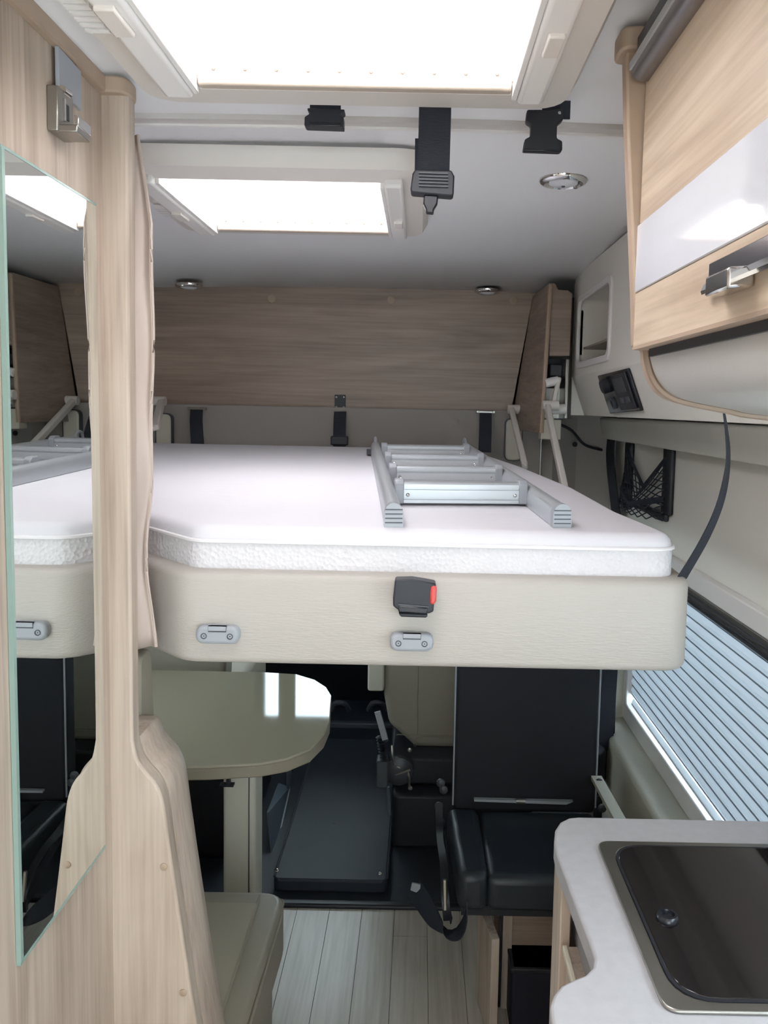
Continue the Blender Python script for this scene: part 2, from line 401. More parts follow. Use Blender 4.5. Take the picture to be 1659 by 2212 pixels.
# control panel on the slanted strip
def slant(Y, s):  # s 0 top .. 1 bottom of the slanted strip
    return Vector((FX+(.523-FX)*s, Y, 1.657+(1.535-1.657)*s))
nrm = Vector((-1, 0, -.35)).normalized()
cp = thing('control_panel', 'black angular switch panel set in the cream strip left of the round cupboard end', 'control panel', slant(2.0, .9))
A = [slant(2.26, .13), slant(1.86, .13), slant(1.86, .93), slant(2.26, .93)]
q = [at(1299, 810, X=.487), at(1366, 794, X=.487), at(1393, 886, X=.518), at(1322, 892, X=.518)]
def onS(p):  # snap to strip by height
    s = (1.657-p.z)/(1.657-1.535); return slant(p.y, s)
q = [onS(p) for p in q]
obj('face', slab(N(), q, nrm*.008), BLACKG, cp, bev=(.003, 2))
def qp(u, v): return (q[0]*(1-u)+q[1]*u)*(1-v)+(q[3]*(1-u)+q[2]*u)*v + nrm*.008
obj('raised_block', slab(N(), [qp(.5, .06), qp(.95, .06), qp(.95, .92), qp(.5, .92)], nrm*.006), BLACK, cp, bev=(.002, 2))
obj('display', slab(N(), [qp(.56, .16), qp(.86, .16), qp(.86, .5), qp(.56, .5)], nrm*.0072), DGREY, cp)
obj('knob', lathe(N(), qp(.26, .28), nrm, [(.02, 0), (.02, .014), (.016, .018), (.006, .018)], 16), BLACK, cp)
obj('socket', lathe(N(), qp(.28, .74), nrm, [(.016, 0), (.016, .006), (.011, .006), (.011, .001)], 16), DGREY, cp)
for u in (.62, .78):
    obj('button', slab(N(), [qp(u, .62), qp(u+.1, .62), qp(u+.1, .76), qp(u, .76)], nrm*.009), DGREY, cp, bev=(.001, 1))

# ================================================================== skylights
def skylight(S, label, flip):
    x0, x1, y0, y1 = S['x0'], S['x1'], S['y0'], S['y1']
    t = thing('skylight', label, 'skylight', ((x0+x1)/2, (y0+y1)/2, 1.94), 'roof hatches')
    ox0, ox1, oy0, oy1 = x0-.085, x1+.078, y0-.066, y1+S['far']
    bm = N(); rings = []
    for (a0, a1, b0, b1, r, z) in ((ox0, ox1, oy0, oy1, .06, 1.99), (ox0, ox1, oy0, oy1, .06, 1.978), (ox0+.012, ox1-.012, oy0+.012, oy1-.012, .05, 1.957),
                                   (x0-.004, x1+.004, y0-.004, y1+.004, .006, 1.948), (x0, x1, y0, y1, .004, 1.952), (x0, x1, y0, y1, .004, 1.99)):
        rings.append([bm.verts.new((a, b, z)) for a, b in rrect(a0, a1, b0, b1, r, 6)])
    for i in range(len(rings)-1):
        n = len(rings[i])
        for k in range(n): bm.faces.new((rings[i][k], rings[i][(k+1) % n], rings[i+1][(k+1) % n], rings[i+1][k]))
    obj('frame', bm, OFFW, t)
    # well with stepped flanges
    bm = N(); prev = None
    for (g, z) in ((.0, 1.975), (.0015, 1.976), (.0015, 2.0), (.0, 2.001), (.0, 2.022), (-.0012, 2.023), (-.0012, 2.045), (-.0024, 2.046), (-.0024, 2.10)):
        ring = [bm.verts.new((a, b, z)) for a, b in ((x0+g, y0+g), (x1-g, y0+g), (x1-g, y1-g), (x0+g, y1-g))]
        if prev:
            for k in range(4): bm.faces.new((prev[k], prev[(k+1) % 4], ring[(k+1) % 4], ring[k]))
        prev = ring
    obj('well', bm, WELL, t, smooth=10)
    # dome
    bm = N(); prev = None
    for (g, z) in ((-.003, 2.10), (-.003, 2.12), (.02, 2.145), (.08, 2.155)):
        ring = [bm.verts.new((a, b, z)) for a, b in rrect(x0+g, x1-g, y0+g, y1-g, .03, 4)]
        if prev:
            n = len(ring)
            for k in range(n): bm.faces.new((prev[k], prev[(k+1) % n], ring[(k+1) % n], ring[k]))
        prev = ring
    bm.faces.new(prev); obj('dome', bm, DOME, t)
    # blind cassettes along both sides and pull bar in front
    for xa, xb in ((x0-.034, x0+.004), (x1-.004, x1+.03)):
        c = obj('blind_cassette', bx(xa, xb, y0-.02, y1+.006, 1.936, 1.955), WHITEP, t, bev=(.006, 3))
    obj('guide_rail', bx(x0+.004, x0+.011, y0, y1, 1.94, 1.958), WHITEP, t, bev=(.001, 1)); obj('guide_rail', bx(x1-.011, x1-.004, y0, y1, 1.94, 1.958), WHITEP, t, bev=(.001, 1))
    obj('catch', bx(x1+.006, x1+.024, y0+.24, y0+.29, 1.931, 1.938), OFFW, t, bev=(.002, 2))
    obj('catch', bx(x0-.03, x0-.008, y0+.2, y0+.26, 1.931, 1.938), OFFW, t, bev=(.002, 2))
    b = obj('pull_bar', bx(x0+.012, x1-.012, y1-.014, y1+.002, 1.947, 1.962), FLANGE, t, bev=(.003, 2))
    s = obj('perforated_strip', bx(x0+.008, x1-.008, y1-.004, y1, 1.962, 1.977), FLANGE, t)
    for k in range(10):
        xx = x0+.03+k*(x1-x0-.06)/9
        obj('rivet', lathe(N(), (xx, y1-.004, 1.97), (0, -1, 0), [(.0026, 0), (.002, .0012), (.001, .0015)], 8), mat('rivet', '8A8078', .5) if 'rivet' not in bpy.data.materials else bpy.data.materials['rivet'], s)
    # side grille
    g = N(); gx = x0-.075
    for a in range(6):
        box(g, x0-.068, x0-.042, y0+.21+a*.013, y0+.217+a*.013, 1.945, 1.953)
    obj('grille', g, WHITEP, t)
    return t
skylight(SK1, 'large bright roof hatch nearest overhead, cut by the top of the picture', 0)
skylight(SK2, 'smaller looking bright roof hatch over the bed, beyond the ceiling joint bar', 1)
# outlet strip between frame and ceiling on far hatch is part of the frame

# ================================================================== ceiling straps
ZC = CZ+.008
# folded clip
t = thing('strap_clip', 'short black folded strap clip, leftmost on the ceiling joint bar', 'strap', (-.145, 1.2, 1.93), 'bed securing straps on the ceiling')
def ypoly(pts, Y, thick, name, m, parent, bev=(.001, 2)):
    w = [at(px, py, Y=Y) for px, py in pts]
    return obj(name, prism(N(), [(p.x, p.z) for p in w], 'y', Y, Y+thick), m, parent, bev=bev)
ypoly([(664, 233), (744, 236), (744, 243), (735, 247), (742, 252), (742, 276), (660, 273), (657, 270), (658, 252), (672, 243), (664, 238)], 1.19, .018, 'clip_body', BLACK, t)
ypoly([(668, 262), (736, 265), (736, 273), (668, 271)], 1.187, .004, 'lip', BLACKG, t)
bm = N(); strap(bm, [(-.145, 1.2, 1.992), (-.145, 1.2, 1.96)], .044, .003, (1, 0, 0), 0); obj('webbing', bm, WEB, t)
# long strap with tongue
t = thing('seat_belt_strap', 'black webbing strap hanging from the ceiling with buckle tongue at its end', 'strap', (.02, 1.2, 1.84), 'bed securing straps on the ceiling')
p0, p1 = at(940, 225, Y=1.2), at(936, 375, Y=1.2)
bm = N(); strap(bm, [(p0.x, 1.2, 1.995), (p0.x, 1.2, p0.z-.03), (p1.x, 1.195, p1.z)], .046, .003, (1, 0, 0)); obj('webbing', bm, WEB, t)
bm = N(); a, b = at(931, 300, Y=1.21), at(930, 375, Y=1.21); strap(bm, [a, b], .046, .003, (1, 0, 0), 0); obj('webbing_return', bm, WEB, t)
ypoly([(897, 365), (975, 367), (982, 380), (980, 421), (974, 423), (890, 416), (886, 410), (891, 374)], 1.178, .024, 'slider', BLACK, t, (.003, 3))
for k in range(5): ypoly([(905, 371+7*k), (968, 373+7*k), (968, 376+7*k), (905, 374+7*k)], 1.175, .004, 'rib', DGREY, t, None)
ypoly([(916, 420), (947, 422), (945, 440), (937, 453), (937, 461), (920, 459), (920, 452), (914, 440)], 1.184, .012, 'tongue', BLACKG, t, (.002, 2))
# clip
t = thing('strap_clip', 'black waisted buckle clip hanging near the right ceiling corner, above the round lamp', 'strap', (.18, 1.2, 1.9), 'bed securing straps on the ceiling')
ypoly([(1139, 236), (1180, 236), (1214, 231), (1217, 258), (1204, 269), (1203, 298), (1215, 304), (1215, 324), (1210, 328), (1130, 325), (1134, 300), (1146, 294), (1147, 270), (1136, 262)], 1.19, .014, 'clip_body', BLACK, t, (.002, 2))
ypoly([(1132, 321), (1211, 324), (1210, 328), (1131, 325)], 1.186, .006, 'lip', BLACKG, t)
bm = N(); strap(bm, [(.185, 1.2, 1.99), (.185, 1.2, 1.965)], .04, .003, (1, 0, 0), 0); obj('webbing', bm, WEB, t)
screw(at(1208, 245, Y=1.19), (0, -1, 0), .003, t)

# ceiling lamps
def downlight(px, py, r, label, big=False):
    p = at(px, py, Z=1.975)
    z = ceil_z(p.x, p.y); p = at(px, py, Z=z-.004)
    t = thing('ceiling_lamp', label, 'lamp', (p.x, p.y, z-.012), 'round ceiling lamps')
    obj('rim', lathe(N(), (p.x, p.y, z+.004), (0, 0, -1), [(r, 0), (r, .006), (r*.93, .011), (r*.8, .013), (r*.68, .008), (r*.6, .006)], 32), CHROME, t)
    obj('lens', lathe(N(), (p.x, p.y, z-.002), (0, 0, -1), [(r*.6, 0), (r*.58, .006), (r*.4, .009), (r*.08, .010)], 28), LENS, t)
    if big:
        obj('switch', lathe(N(), (p.x+r*.55, p.y+.01, z-.006), (0, 0, -1), [(.006, 0), (.005, .007), (.002, .008)], 10), CHROME, t)
        obj('hub', lathe(N(), (p.x, p.y, z-.011), (0, 0, -1), [(.004, 0), (.003, .003)], 10), DGREY, t)
downlight(1217, 393, .047, 'large round chrome ceiling lamp between the black clip and the overhead cupboard', True)
downlight(408, 619, .045, 'small looking round chrome ceiling lamp at the left above the headboard')
downlight(1053, 631, .045, 'small looking round chrome ceiling lamp at the right above the headboard')

# ================================================================== left door wall, mirror, hook
XM = -.4455; YP = 1.15
dw = struct(obj('wall_washroom', bx(XM-.04, XM, -1.6, YP, 0, CZ-.004), WV), 'light wood washroom wall along the left side')
obj('end_wall', bx(-1.37, XM-.03, YP-.01, YP+.02, 0, CZ-.004), WV, dw)
obj('ceiling_bead', bx(XM-.002, XM+.011, -1.6, YP-.012, CZ-.018, CZ+.004), WTRIM, dw, bev=(.003, 2))
mt = at(203, 447, X=XM); mb = at(217, 1829, X=XM); ml = at(0, 322, X=XM); mlb = at(39, 2084, X=XM); mt2 = at(5, 600, X=XM)
y1m = (mt.y+mb.y)/2; y0m = (mlb.y+mt2.y)/2
mi = thing('mirror', 'tall frameless mirror on the left washroom wall', 'mirror', (XM, (y0m+y1m)/2, mb.z))
obj('glass', bx(XM+.0005, XM+.005, y0m, y1m, mb.z, mt.z), MIRR, mi)
obj('polished_edge', bx(XM+.0005, XM+.0062, y0m-.006, y0m, mb.z, mt.z), MEDGE, mi)
obj('polished_edge', bx(XM+.0005, XM+.0055, y0m-.006, y1m, mb.z-.004, mb.z), MEDGE, mi)
obj('polished_edge', bx(XM+.0005, XM+.0055, y0m-.006, y1m, mt.z, mt.z+.003), MEDGE, mi)
# chrome folding hook
hk = thing('coat_hook', 'brushed chrome folding hook above the mirror', 'hook', at(130, 300, X=XM))
a = at(101, 182, X=XM+.001); b = at(127, 292, X=XM+.001)
obj('back_plate', bx(XM, XM+.013, a.y, a.y+.045, b.z-.004, a.z), STEEL, hk, bev=(.0015, 2))
c = a.y+.045
obj('arm', bx(XM+.011, XM+.034, a.y+.004, c-.002, b.z-.004, b.z+.005), STEEL, hk, bev=(.0015, 2))
obj('tip', bx(XM+.029, XM+.035, a.y+.006, c-.002, b.z+.003, b.z+.016), CHROME, hk, bev=(.001, 2))
obj('slot', bx(XM+.0125, XM+.014, a.y+.018, a.y+.03, b.z+.016, a.z-.014), BLACK, hk)
obj('slot_edge', bx(XM+.0125, XM+.0155, a.y+.014, a.y+.018, b.z+.012, a.z-.01), CHROME, hk)
obj('pivot', tube(N(), [(XM+.012, c-.03, a.z), (XM+.012, c-.012, a.z+.001)], .005), CHROME, hk)
bm = N(); d0 = at(126, 118, X=XM+.012); d1 = at(176, 160, X=XM+.02)
fl_ = N(); slab(fl_, [(XM+.004, c-.03, a.z+.004), (XM+.006, c+.03, a.z-.004), (XM+.006, c+.03, a.z+.044), (XM+.004, c-.03, a.z+.05)], (.005, 0, 0)); obj('flap', fl_, ALUG, hk, bev=(.001, 2))

# ================================================================== partition with post and flare
def PP(px, py): p = at(px, py, Y=YP); return (p.x, p.z)
zt = CZ-.002
prt = thing('partition', 'light wood partition with a narrow post that flares out low behind the bench', 'partition', (-.4, YP, 0))
edge = [PP(276, 228), PP(278, 700), PP(283, 1300), PP(286, 1560)]
curve = [PP(287, 1600), PP(296, 1640), PP(313, 1666), PP(334, 1690), PP(347, 1716), PP(355, 1750), PP(366, 1830), PP(385, 1960), PP(408, 2110), PP(424, 2212)]
low = curve[-1]; bot = (low[0]+.10, 0.0)
out = [(XM-.02, zt)] + [(edge[0][0], zt)] + edge + [tuple(v) for v in smoothpath(curve, 3)] + [bot, (XM-.02, 0.0)]
obj('board', prism(N(), out, 'y', YP, YP+.03), WV, prt, bev=(.004, 3))
capp = rpoly([(XM-.02, YP-.014), (edge[0][0]+.003, YP-.014), (edge[0][0]+.003, YP+.04), (XM-.02, YP+.04)], [0, .02, .02, 0])
obj('top_bead', prism(N(), capp, 'z', CZ-.018, CZ+.004), WTRIM, prt, bev=(.003, 2))
for px, py in ((354, 1872), (396, 2144)):
    p = PP(px, py); obj('cover_cap', lathe(N(), (p[0], YP, p[1]), (0, -1, 0), [(.0055, 0), (.0055, .0012), (.004, .002)], 14), WTRIM, prt)

# ================================================================== bench
be = thing('bench_seat', 'taupe dinette bench with wooden back shell behind the partition', 'bench', (-.75, 1.5, 0))
sh = [(XM-.5, 1.13)] + [PP(292, 1578)] + [PP(296, 1610)] + curve[1:]
so = [(-1.3, 1.045), (edge[3][0]-.004, 1.045)] + [tuple(v) for v in smoothpath(curve, 3) if v[1] < 1.04] + [bot, (-1.3, 0.0)]
bm = N(); rings = []
for (y, g) in ((YP+.03, .0), (YP+.045, .004), (YP+.09, .004), (YP+.13, -.004), (YP+.155, -.02)):
    rings.append([bm.verts.new((x+(g if i > 0 and i < len(so)-1 else 0), y, max(0, z+(g*.8 if i < 2 else g*.2)))) for i, (x, z) in enumerate(so)])
for i in range(len(rings)-1):
    n = len(rings[i])
    for k in range(n): bm.faces.new((rings[i][k], rings[i][(k+1) % n], rings[i+1][(k+1) % n], rings[i+1][k]))
bm.faces.new(rings[-1]); bm.faces.new(rings[0][::-1])
obj('back_shell', bm, WV, be, smooth=50)
# seat cushion
zs = .42
so2 = rpoly([(-1.3, 1.24), (-.30, 1.24), (-.288, 1.80), (-1.3, 1.80)], [0, .02, .06, 0], 6)
obj('seat_cushion', prism(N(), so2, 'z', zs-.13, zs), TAUPE, be, bev=(.025, 4))
so3 = rpoly([(-1.3, 1.26), (-.345, 1.26), (-.345, 1.745), (-1.3, 1.745)], [0, .01, .01, 0], 3)
obj('seat_insert', prism(N(), so3, 'z', zs-.01, zs+.006), TAUPE2, be, bev=(.006, 3))
bm = N(); sweep(bm, smoothpath([(-.294, 1.26, zs-.012), (-.291, 1.6, zs-.012), (-.292, 1.74, zs-.012), (-.33, 1.79, zs-.012), (-.6, 1.795, zs-.012)], 6), circ(.0035, 6), (0, 0, 1)); obj('piping', bm, TAUPE, be)
bm = N(); sweep(bm, smoothpath([(-.349, 1.26, zs+.003), (-.349, 1.7, zs+.003), (-.35, 1.78, zs-.001)], 4), circ(.0025, 6), (0, 0, 1)); obj('seam', bm, TAUPE, be)
obj('front_panel', bx(-1.3, -.31, 1.24, 1.74, 0, zs-.125), TAUPE, be, bev=(.015, 3))
bo = rpoly([(1.305-.04, .5), (1.36, .5), (1.36, .9), (1.335, 1.14), (1.275, 1.14)], [.01, .03, .05, .02, .02], 4)
obj('backrest_cushion', prism(N(), bo, 'x', -1.3, at(314, 1500, Y=1.3).x), TAUPE2, be, bev=(.02, 3))

# ================================================================== curtain
bm = N(); prof = []
top = (at(279, 290, Y=1.197), at(296, 290, Y=1.197)); bots = (at(270, 1402, Y=1.197), at(344, 1396, Y=1.197))
rows = []; NR, NC = 40, 24
for r in range(NR+1):
    t = r/NR; py = 290+(1400-290)*t
    xl = -.455; right_px = 296+ (326-296)*min(1, t/.18) + 6*math.sin(t*5.5)*(.3+t) - 4*math.exp(-((t-.78)/.06)**2) + 14*max(0, t-.86)/.14
    pr_ = at(right_px, py, Y=1.194); row = []
    for c in range(NC+1):
        s = c/NC; x = xl+(pr_.x-xl)*s
        y = 1.194+.010*math.sin(s*9+.6*math.sin(t*7))*(1-.3*s)+.006*math.sin(t*21+s*6)*s*(.2+t)
        row.append(bm.verts.new((x, y, pr_.z)))
    rows.append(row)
for r in range(NR):
    for c in range(NC): bm.faces.new((rows[r][c], rows[r][c+1], rows[r+1][c+1], rows[r+1][c]))
cu = thing('curtain', 'narrow beige satin curtain hanging behind the wooden post', 'curtain', (-.42, 1.195, 1.2))
o = obj('drape', bm, CURT, cu, smooth=80); s = o.modifiers.new('solid', 'SOLIDIFY'); s.thickness = .0025
bm = N(); q1 = [at(296+(326-296)*min(1, t/.18)+6*math.sin(t*5.5)*(.3+t)-4*math.exp(-((t-.78)/.06)**2)+14*max(0, t-.86)/.14, 290+1110*t, Y=1.194) for t in [i/40 for i in range(41)]]
tube(bm, [Vector((p.x, 1.194+.010*math.sin(9+.6*math.sin(i/40*7))*.7+.006*math.sin(i/40*21+6)*(.2+i/40), p.z)) for i, p in enumerate(q1)], .0022, 6); obj('hem', bm, CURT, cu)

# ================================================================== bed
TILT = .042; YB = 1.2
def tz(y): return TILT*(y-YB)
def shear(bm):
    for v in bm.verts: v.co.z += tz(v.co.y)
    return bm
bed = thing('drop_down_bed', 'drop-down bed base with cream padded front edge', 'bed', (-.3, 1.9, 1.15))
z0b, z1b = at(900, 1452, Y=YB-.02).z, at(900, 1250, Y=YB-.02).z
XR = at(1494, 1360, Y=YB).x
path = rpoly([(-1.25, 1.325), (-.46, 1.32), (-.345, YB+.02), (XR-.02, YB+.02), (XR-.03, 2.3)], [0, .06, .05, .02, 0], 6)
H = z1b-z0b
ring = [(a, b) for a, b in rrect(-H/2, H/2, -.02, .02, .012, 6)]
# puffed outwards
ring = [(a, b*(1.0)+(.008*(1-(2*a/H)**2) if b > 0 else 0)) for a, b in ring]
dense = []
for i in range(len(path)-1):
    a, b = Vector(path[i]), Vector(path[i+1]); k = max(1, int((b-a).length/.05))
    dense += [a.lerp(b, j/k) for j in range(k)]
dense.append(Vector(path[-1]))
bm = N(); sweep(bm, [(p[0], p[1], (z0b+z1b)/2) for p in dense], ring, (0, 0, 1)); obj('padded_front', shear(bm), VINYL, bed, smooth=60)
base = [(-1.22, 1.34), (-.45, 1.34), (-.335, 1.235), (XR-.035, 1.235), (.335, 1.6), (.31, 2.0), (.24, 2.45), (.2, 2.62), (-1.1, 2.62), (-1.22, 2.2)]
obj('slat_base', shear(prism(N(), base, 'z', z0b+.02, z0b+.075)), BEIGEP, bed)
def handle(px, py):
    p = at(px, py, Y=YB-.008)
    hdl = obj('grab_handle', prism(N(), rrect(p.x-.0325, p.x+.0325, p.z-.0138, p.z+.0138, .0137, 6), 'y', YB-.018, YB+.004), ALUG, bed, bev=(.005, 3))
    obj('recess', bx(p.x-.013, p.x+.014, YB-.0188, YB-.012, p.z+.0055, p.z+.0142), DGREY, hdl)
    obj('finger_grip', bx(p.x-.0125, p.x+.0135, YB-.0194, YB-.012, p.z+.0075, p.z+.0142), ALUG, hdl)
    for s in (-1, 1):
        obj('screw', lathe(N(), (p.x+s*.0195, YB-.0178, p.z-.001), (0, -1, 0), [(.0046, 0), (.0046, .0012), (.0034, .0012), (.003, -.0005), (.0012, -.0005), (.001, .0004)], 14), DGREY if s else CHROME, hdl)
handle(472, 1369); handle(889, 1385)
# mattress
mo = [(-1.2, 1.325), (-.452, 1.325), (-.34, 1.222), (XR-.012, 1.222), (.362, 1.45), (.34, 1.75), (.275, 2.14), (.2, 2.46), (.17, 2.60), (-1.05, 2.60), (-1.2, 2.2)]
mo = rpoly(mo, [0, .06, .05, .04, .08, .1, .1, .06, .03, .05, .05], 5)
zb, ztop = z0b+.075, 1.362
ma = thing('mattress', 'thick white quilted mattress lying on the drop-down bed', 'mattress', (-.4, 1.9, zb))
bm = N(); rings = []; n = len(mo); cen = Vector((sum(p[0] for p in mo)/n, sum(p[1] for p in mo)/n))
def inset(d):
    res = []
    for i in range(n):
        a, p, b = Vector(mo[i-1]), Vector(mo[i]), Vector(mo[(i+1) % n])
        e1 = (p-a).normalized() if (p-a).length > 1e-6 else (b-p).normalized(); e2 = (b-p).normalized() if (b-p).length > 1e-6 else e1
        nn = Vector((-(e1.y+e2.y), e1.x+e2.x)); nn = nn.normalized() if nn.length > 1e-6 else Vector((0, 0))
        q = p+nn*d
        res.append(q)
    return res
area = sum(mo[i-1][0]*mo[i][1]-mo[i][0]*mo[i-1][1] for i in range(n)); sg = 1 if area > 0 else -1
for d, z in ((.012, zb), (.002, zb+.012), (0, zb+.05), (.0, ztop-.022)):
    rings.append([bm.verts.new((q.x, q.y, z)) for q in inset(d*sg)])
for i in range(len(rings)-1):
    for k in range(n): bm.faces.new((rings[i][k], rings[i][(k+1) % n], rings[i+1][(k+1) % n], rings[i+1][k]))
obj('side_border', shear(bm), MATS, ma, smooth=60)
bm = N(); rings = []
for d, z in ((0, ztop-.022), (.003, ztop-.011), (.010, ztop-.003), (.02, ztop)):
    rings.append([bm.verts.new((q.x, q.y, z)) for q in inset(d*sg)])
for i in range(len(rings)-1):
    for k in range(n): bm.faces.new((rings[i][k], rings[i][(k+1) % n], rings[i+1][(k+1) % n], rings[i+1][k]))
bm.faces.new(rings[-1]); obj('top_cover', shear(bm), MATT, ma, smooth=60)
bm = N(); sweep(bm, [(q.x, q.y, ztop-.022) for q in inset(-.001*sg)], circ(.0032, 6), (0, 0, 1), closed=True); obj('piping', shear(bm), PIPE, ma)

# buckle stuck on the bed front
bk = thing('belt_buckle', 'black seat-belt buckle with red button on the bed front', 'buckle', at(896, 1325, Y=YB))
def bp(pts, y, th, name, m, bev=(.003, 3), parent=bk):
    w = [at(px, py, Y=YB-.01) for px, py in pts]
    return obj(name, prism(N(), [(p.x, p.z) for p in w], 'y', y, y+th), m, parent, bev=bev)
body = bp([(854, 1246), (890, 1245), (915, 1249), (941, 1254), (936, 1314), (926, 1318), (862, 1311), (850, 1302), (850, 1284)], YB-.032, .026, 'body', BLACK, (.0025, 3))
bp([(931, 1258), (943, 1259), (942, 1290), (937, 1299), (928, 1297), (929, 1272)], YB-.0345, .02, 'release_button', RED, (.003, 2))
bp([(862, 1299), (924, 1304), (922, 1318), (861, 1313)], YB-.036, .012, 'flap', BLACKG, (.002, 2))
bp([(861, 1296), (925, 1301), (925, 1304), (861, 1299)], YB-.0345, .01, 'slot', DGREY, None)
bp([(861, 1318), (924, 1321), (922, 1329), (866, 1327)], YB-.026, .02, 'lower_bar', BLACK, (.002, 2))

# ================================================================== ladder
la = thing('bed_ladder', 'aluminium four-rung bed ladder lying on the mattress', 'ladder', (.05, 1.8, ztop))
f0 = at(850, 1136, Y=1.25); g0 = at(1219, 1134, Y=1.25)
ang = math.atan2(.09, 1.1); ux, uy = -math.sin(ang), math.cos(ang)
LW = g0.x-f0.x
def LP(u, v, h): # u along, v across from left rail centre, h height above mattress
    x = f0.x + u*ux + v*uy; y = 1.25 + u*uy - v*ux*-1*0 + v*math.sin(ang)
    return Vector((x, y, ztop+.001+tz(y)+h))
RH, RW, LEN = .036, .028, 1.12
rp = [(-RW/2, 0), (RW/2, 0), (RW/2, RH*.62), (RW*.38, RH*.85), (RW*.2, RH*.97), (0, RH), (-RW*.2, RH*.97), (-RW*.38, RH*.85), (-RW/2, RH*.62)]
for v, nm in ((0, 'l'), (LW, 'r')):
    bm = N()
    for u in (0.004, LEN): pass
    A = [bm.verts.new(LP(.004, v+a, b)) for a, b in rp]; Bv = [bm.verts.new(LP(LEN, v+a, b)) for a, b in rp]; k = len(rp)
    for i in range(k): bm.faces.new((A[i], A[(i+1) % k], Bv[(i+1) % k], Bv[i]))
    bm.faces.new(A); bm.faces.new(Bv); r = obj('rail', bm, ALU, la, smooth=30)
    bm = N(); sc = 1.06
    A = [bm.verts.new(LP(-.006, v+a*sc, b*sc-.001)) for a, b in rp]; Bv = [bm.verts.new(LP(.012, v+a*sc, b*sc-.001)) for a, b in rp]
    for i in range(k): bm.faces.new((A[i], A[(i+1) % k], Bv[(i+1) % k], Bv[i]))
    bm.faces.new(A); bm.faces.new(Bv); c = obj('end_cap', bm, ALUG, r, smooth=30)
    for g in range(4):
        h = .0055+g*.0068
        bm = N(); A = [LP(-.0066, v+a, b) for a, b in ((-RW*.48, h), (RW*.48, h), (RW*.48, h+.0019), (-RW*.48, h+.0019))]
        slab(bm, A, (0, .004, 0)); obj('groove_shade', bm, DGREY, r)  # dark grey strip on the cap, painted shade of a grip groove
    # hook at the far end
    hk_ = [LP(LEN-.03, v, RH*.5), LP(LEN-.005, v, RH*.9), LP(LEN+.012, v, RH+.008), LP(LEN+.035, v, RH+.005), LP(LEN+.045, v, RH-.018)]
    bm = N(); tube(bm, smoothpath(hk_, 5), .0045, 8, (1, 0, 0)); obj('hook', bm, ALUG, r)
    bm = N(); sgn = -1 if v == 0 else 1
    slab(bm, [LP(LEN-.06, v+sgn*RW*.5, .004), LP(LEN-.02, v+sgn*RW*.5, .004), LP(LEN-.02, v+sgn*(RW*.5+.012), .004), LP(LEN-.06, v+sgn*(RW*.5+.012), .004)], (0, 0, .012)); obj('stopper', bm, DGREY, r)
for k, u in enumerate((.20, .45, .70, .95)):
    v0, v1 = RW/2+.012, LW-RW/2-.012
    prof = [(0, .004), (0, .010), (.003, .0105), (.003, .013), (0, .0135), (0, .028), (.003, .0285), (.003, .031), (0, .0315), (0, .038), (.004, .041), (.03, .041), (.033, .038), (.033, .004)]
    bm = N(); A = [bm.verts.new(LP(u+a, v0, b)) for a, b in prof]; Bv = [bm.verts.new(LP(u+a, v1, b)) for a, b in prof]; m = len(prof)
    for i in range(m): bm.faces.new((A[i], A[(i+1) % m], Bv[(i+1) % m], Bv[i]))
    bm.faces.new(A); bm.faces.new(Bv); r = obj('rung', bm, ALU, la, smooth=30)
    for va, vb in ((RW/2-.002, v0+.002), (v1-.002, LW-RW/2+.002)):
        pr2 = [(-.003, .003), (-.003, .039), (.006, .046), (.028, .046), (.036, .039), (.036, .003)]
        bm = N(); slab(bm, [LP(u+a, va, b) for a, b in pr2], LP(0, vb, 0)-LP(0, va, 0)); obj('rung_bracket', bm, ALUG, r, bev=(.002, 2))
    for v in (v0+.009, v1-.009):
        obj('screw', lathe(N(), LP(u, v, .019), (0, -1, 0), [(.0035, -.001), (.0035, .001), (.002, .002), (.0008, .001)], 10), CHROME, r)

# ================================================================== net straps on headboard
def hstrap(pxt, pyt, pxb, pyb, label, plate=False):
    Y = HY-.045
    a, b = at(pxt, pyt, Y=Y), at(pxb, pyb+8, Y=2.66)
    t = thing('bed_strap', label, 'strap', (b.x, 2.7, b.z), 'safety net straps at the bed head')
    bm = N(); strap(bm, [a, a.lerp(b, .35)+Vector((0, -.01, 0)), b], .042, .004, (1, 0, 0)); obj('webbing', bm, WEB, t)
    if plate:
        p = at(735, 853, Y=HY); pb = at(735, 893, Y=HY)
        obj('fixing_plate', bx(p.x-.019, p.x+.019, HY-.006, HY, pb.z, p.z), BLACK, t, bev=(.001, 1))
        for dx in (-.013, .013):
            for z in (p.z-.008, pb.z+.022): obj('rivet', lathe(N(), (p.x+dx, HY-.006, z), (0, -1, 0), [(.004, 0), (.003, .002), (.001, .0025)], 10), STEEL, t)
        obj('slider', bx(b.x-.03, b.x+.028, 2.665, 2.685, b.z+.012, b.z+.042), BLACK, t, bev=(.004, 2))
    else:
        z = a.z+.002
        obj('bracket', bx(a.x-.032, a.x+.032, HY-.05, HY-.03, z-.006, z+.004), STEEL, t, bev=(.002, 2))
        for s in (-1, 1): screw((a.x+s*.028, HY-.05, z), (0, -1, 0), .005, t, STEEL)
hstrap(425, 884, 427, 957, 'black strap at the left of the bed head, below the small left lamp')
hstrap(735, 890, 733, 962, 'black strap with riveted plate at the middle of the bed head', True)
hstrap(1049, 891, 1047, 968, 'black strap at the right of the bed head, beside the lift arm')

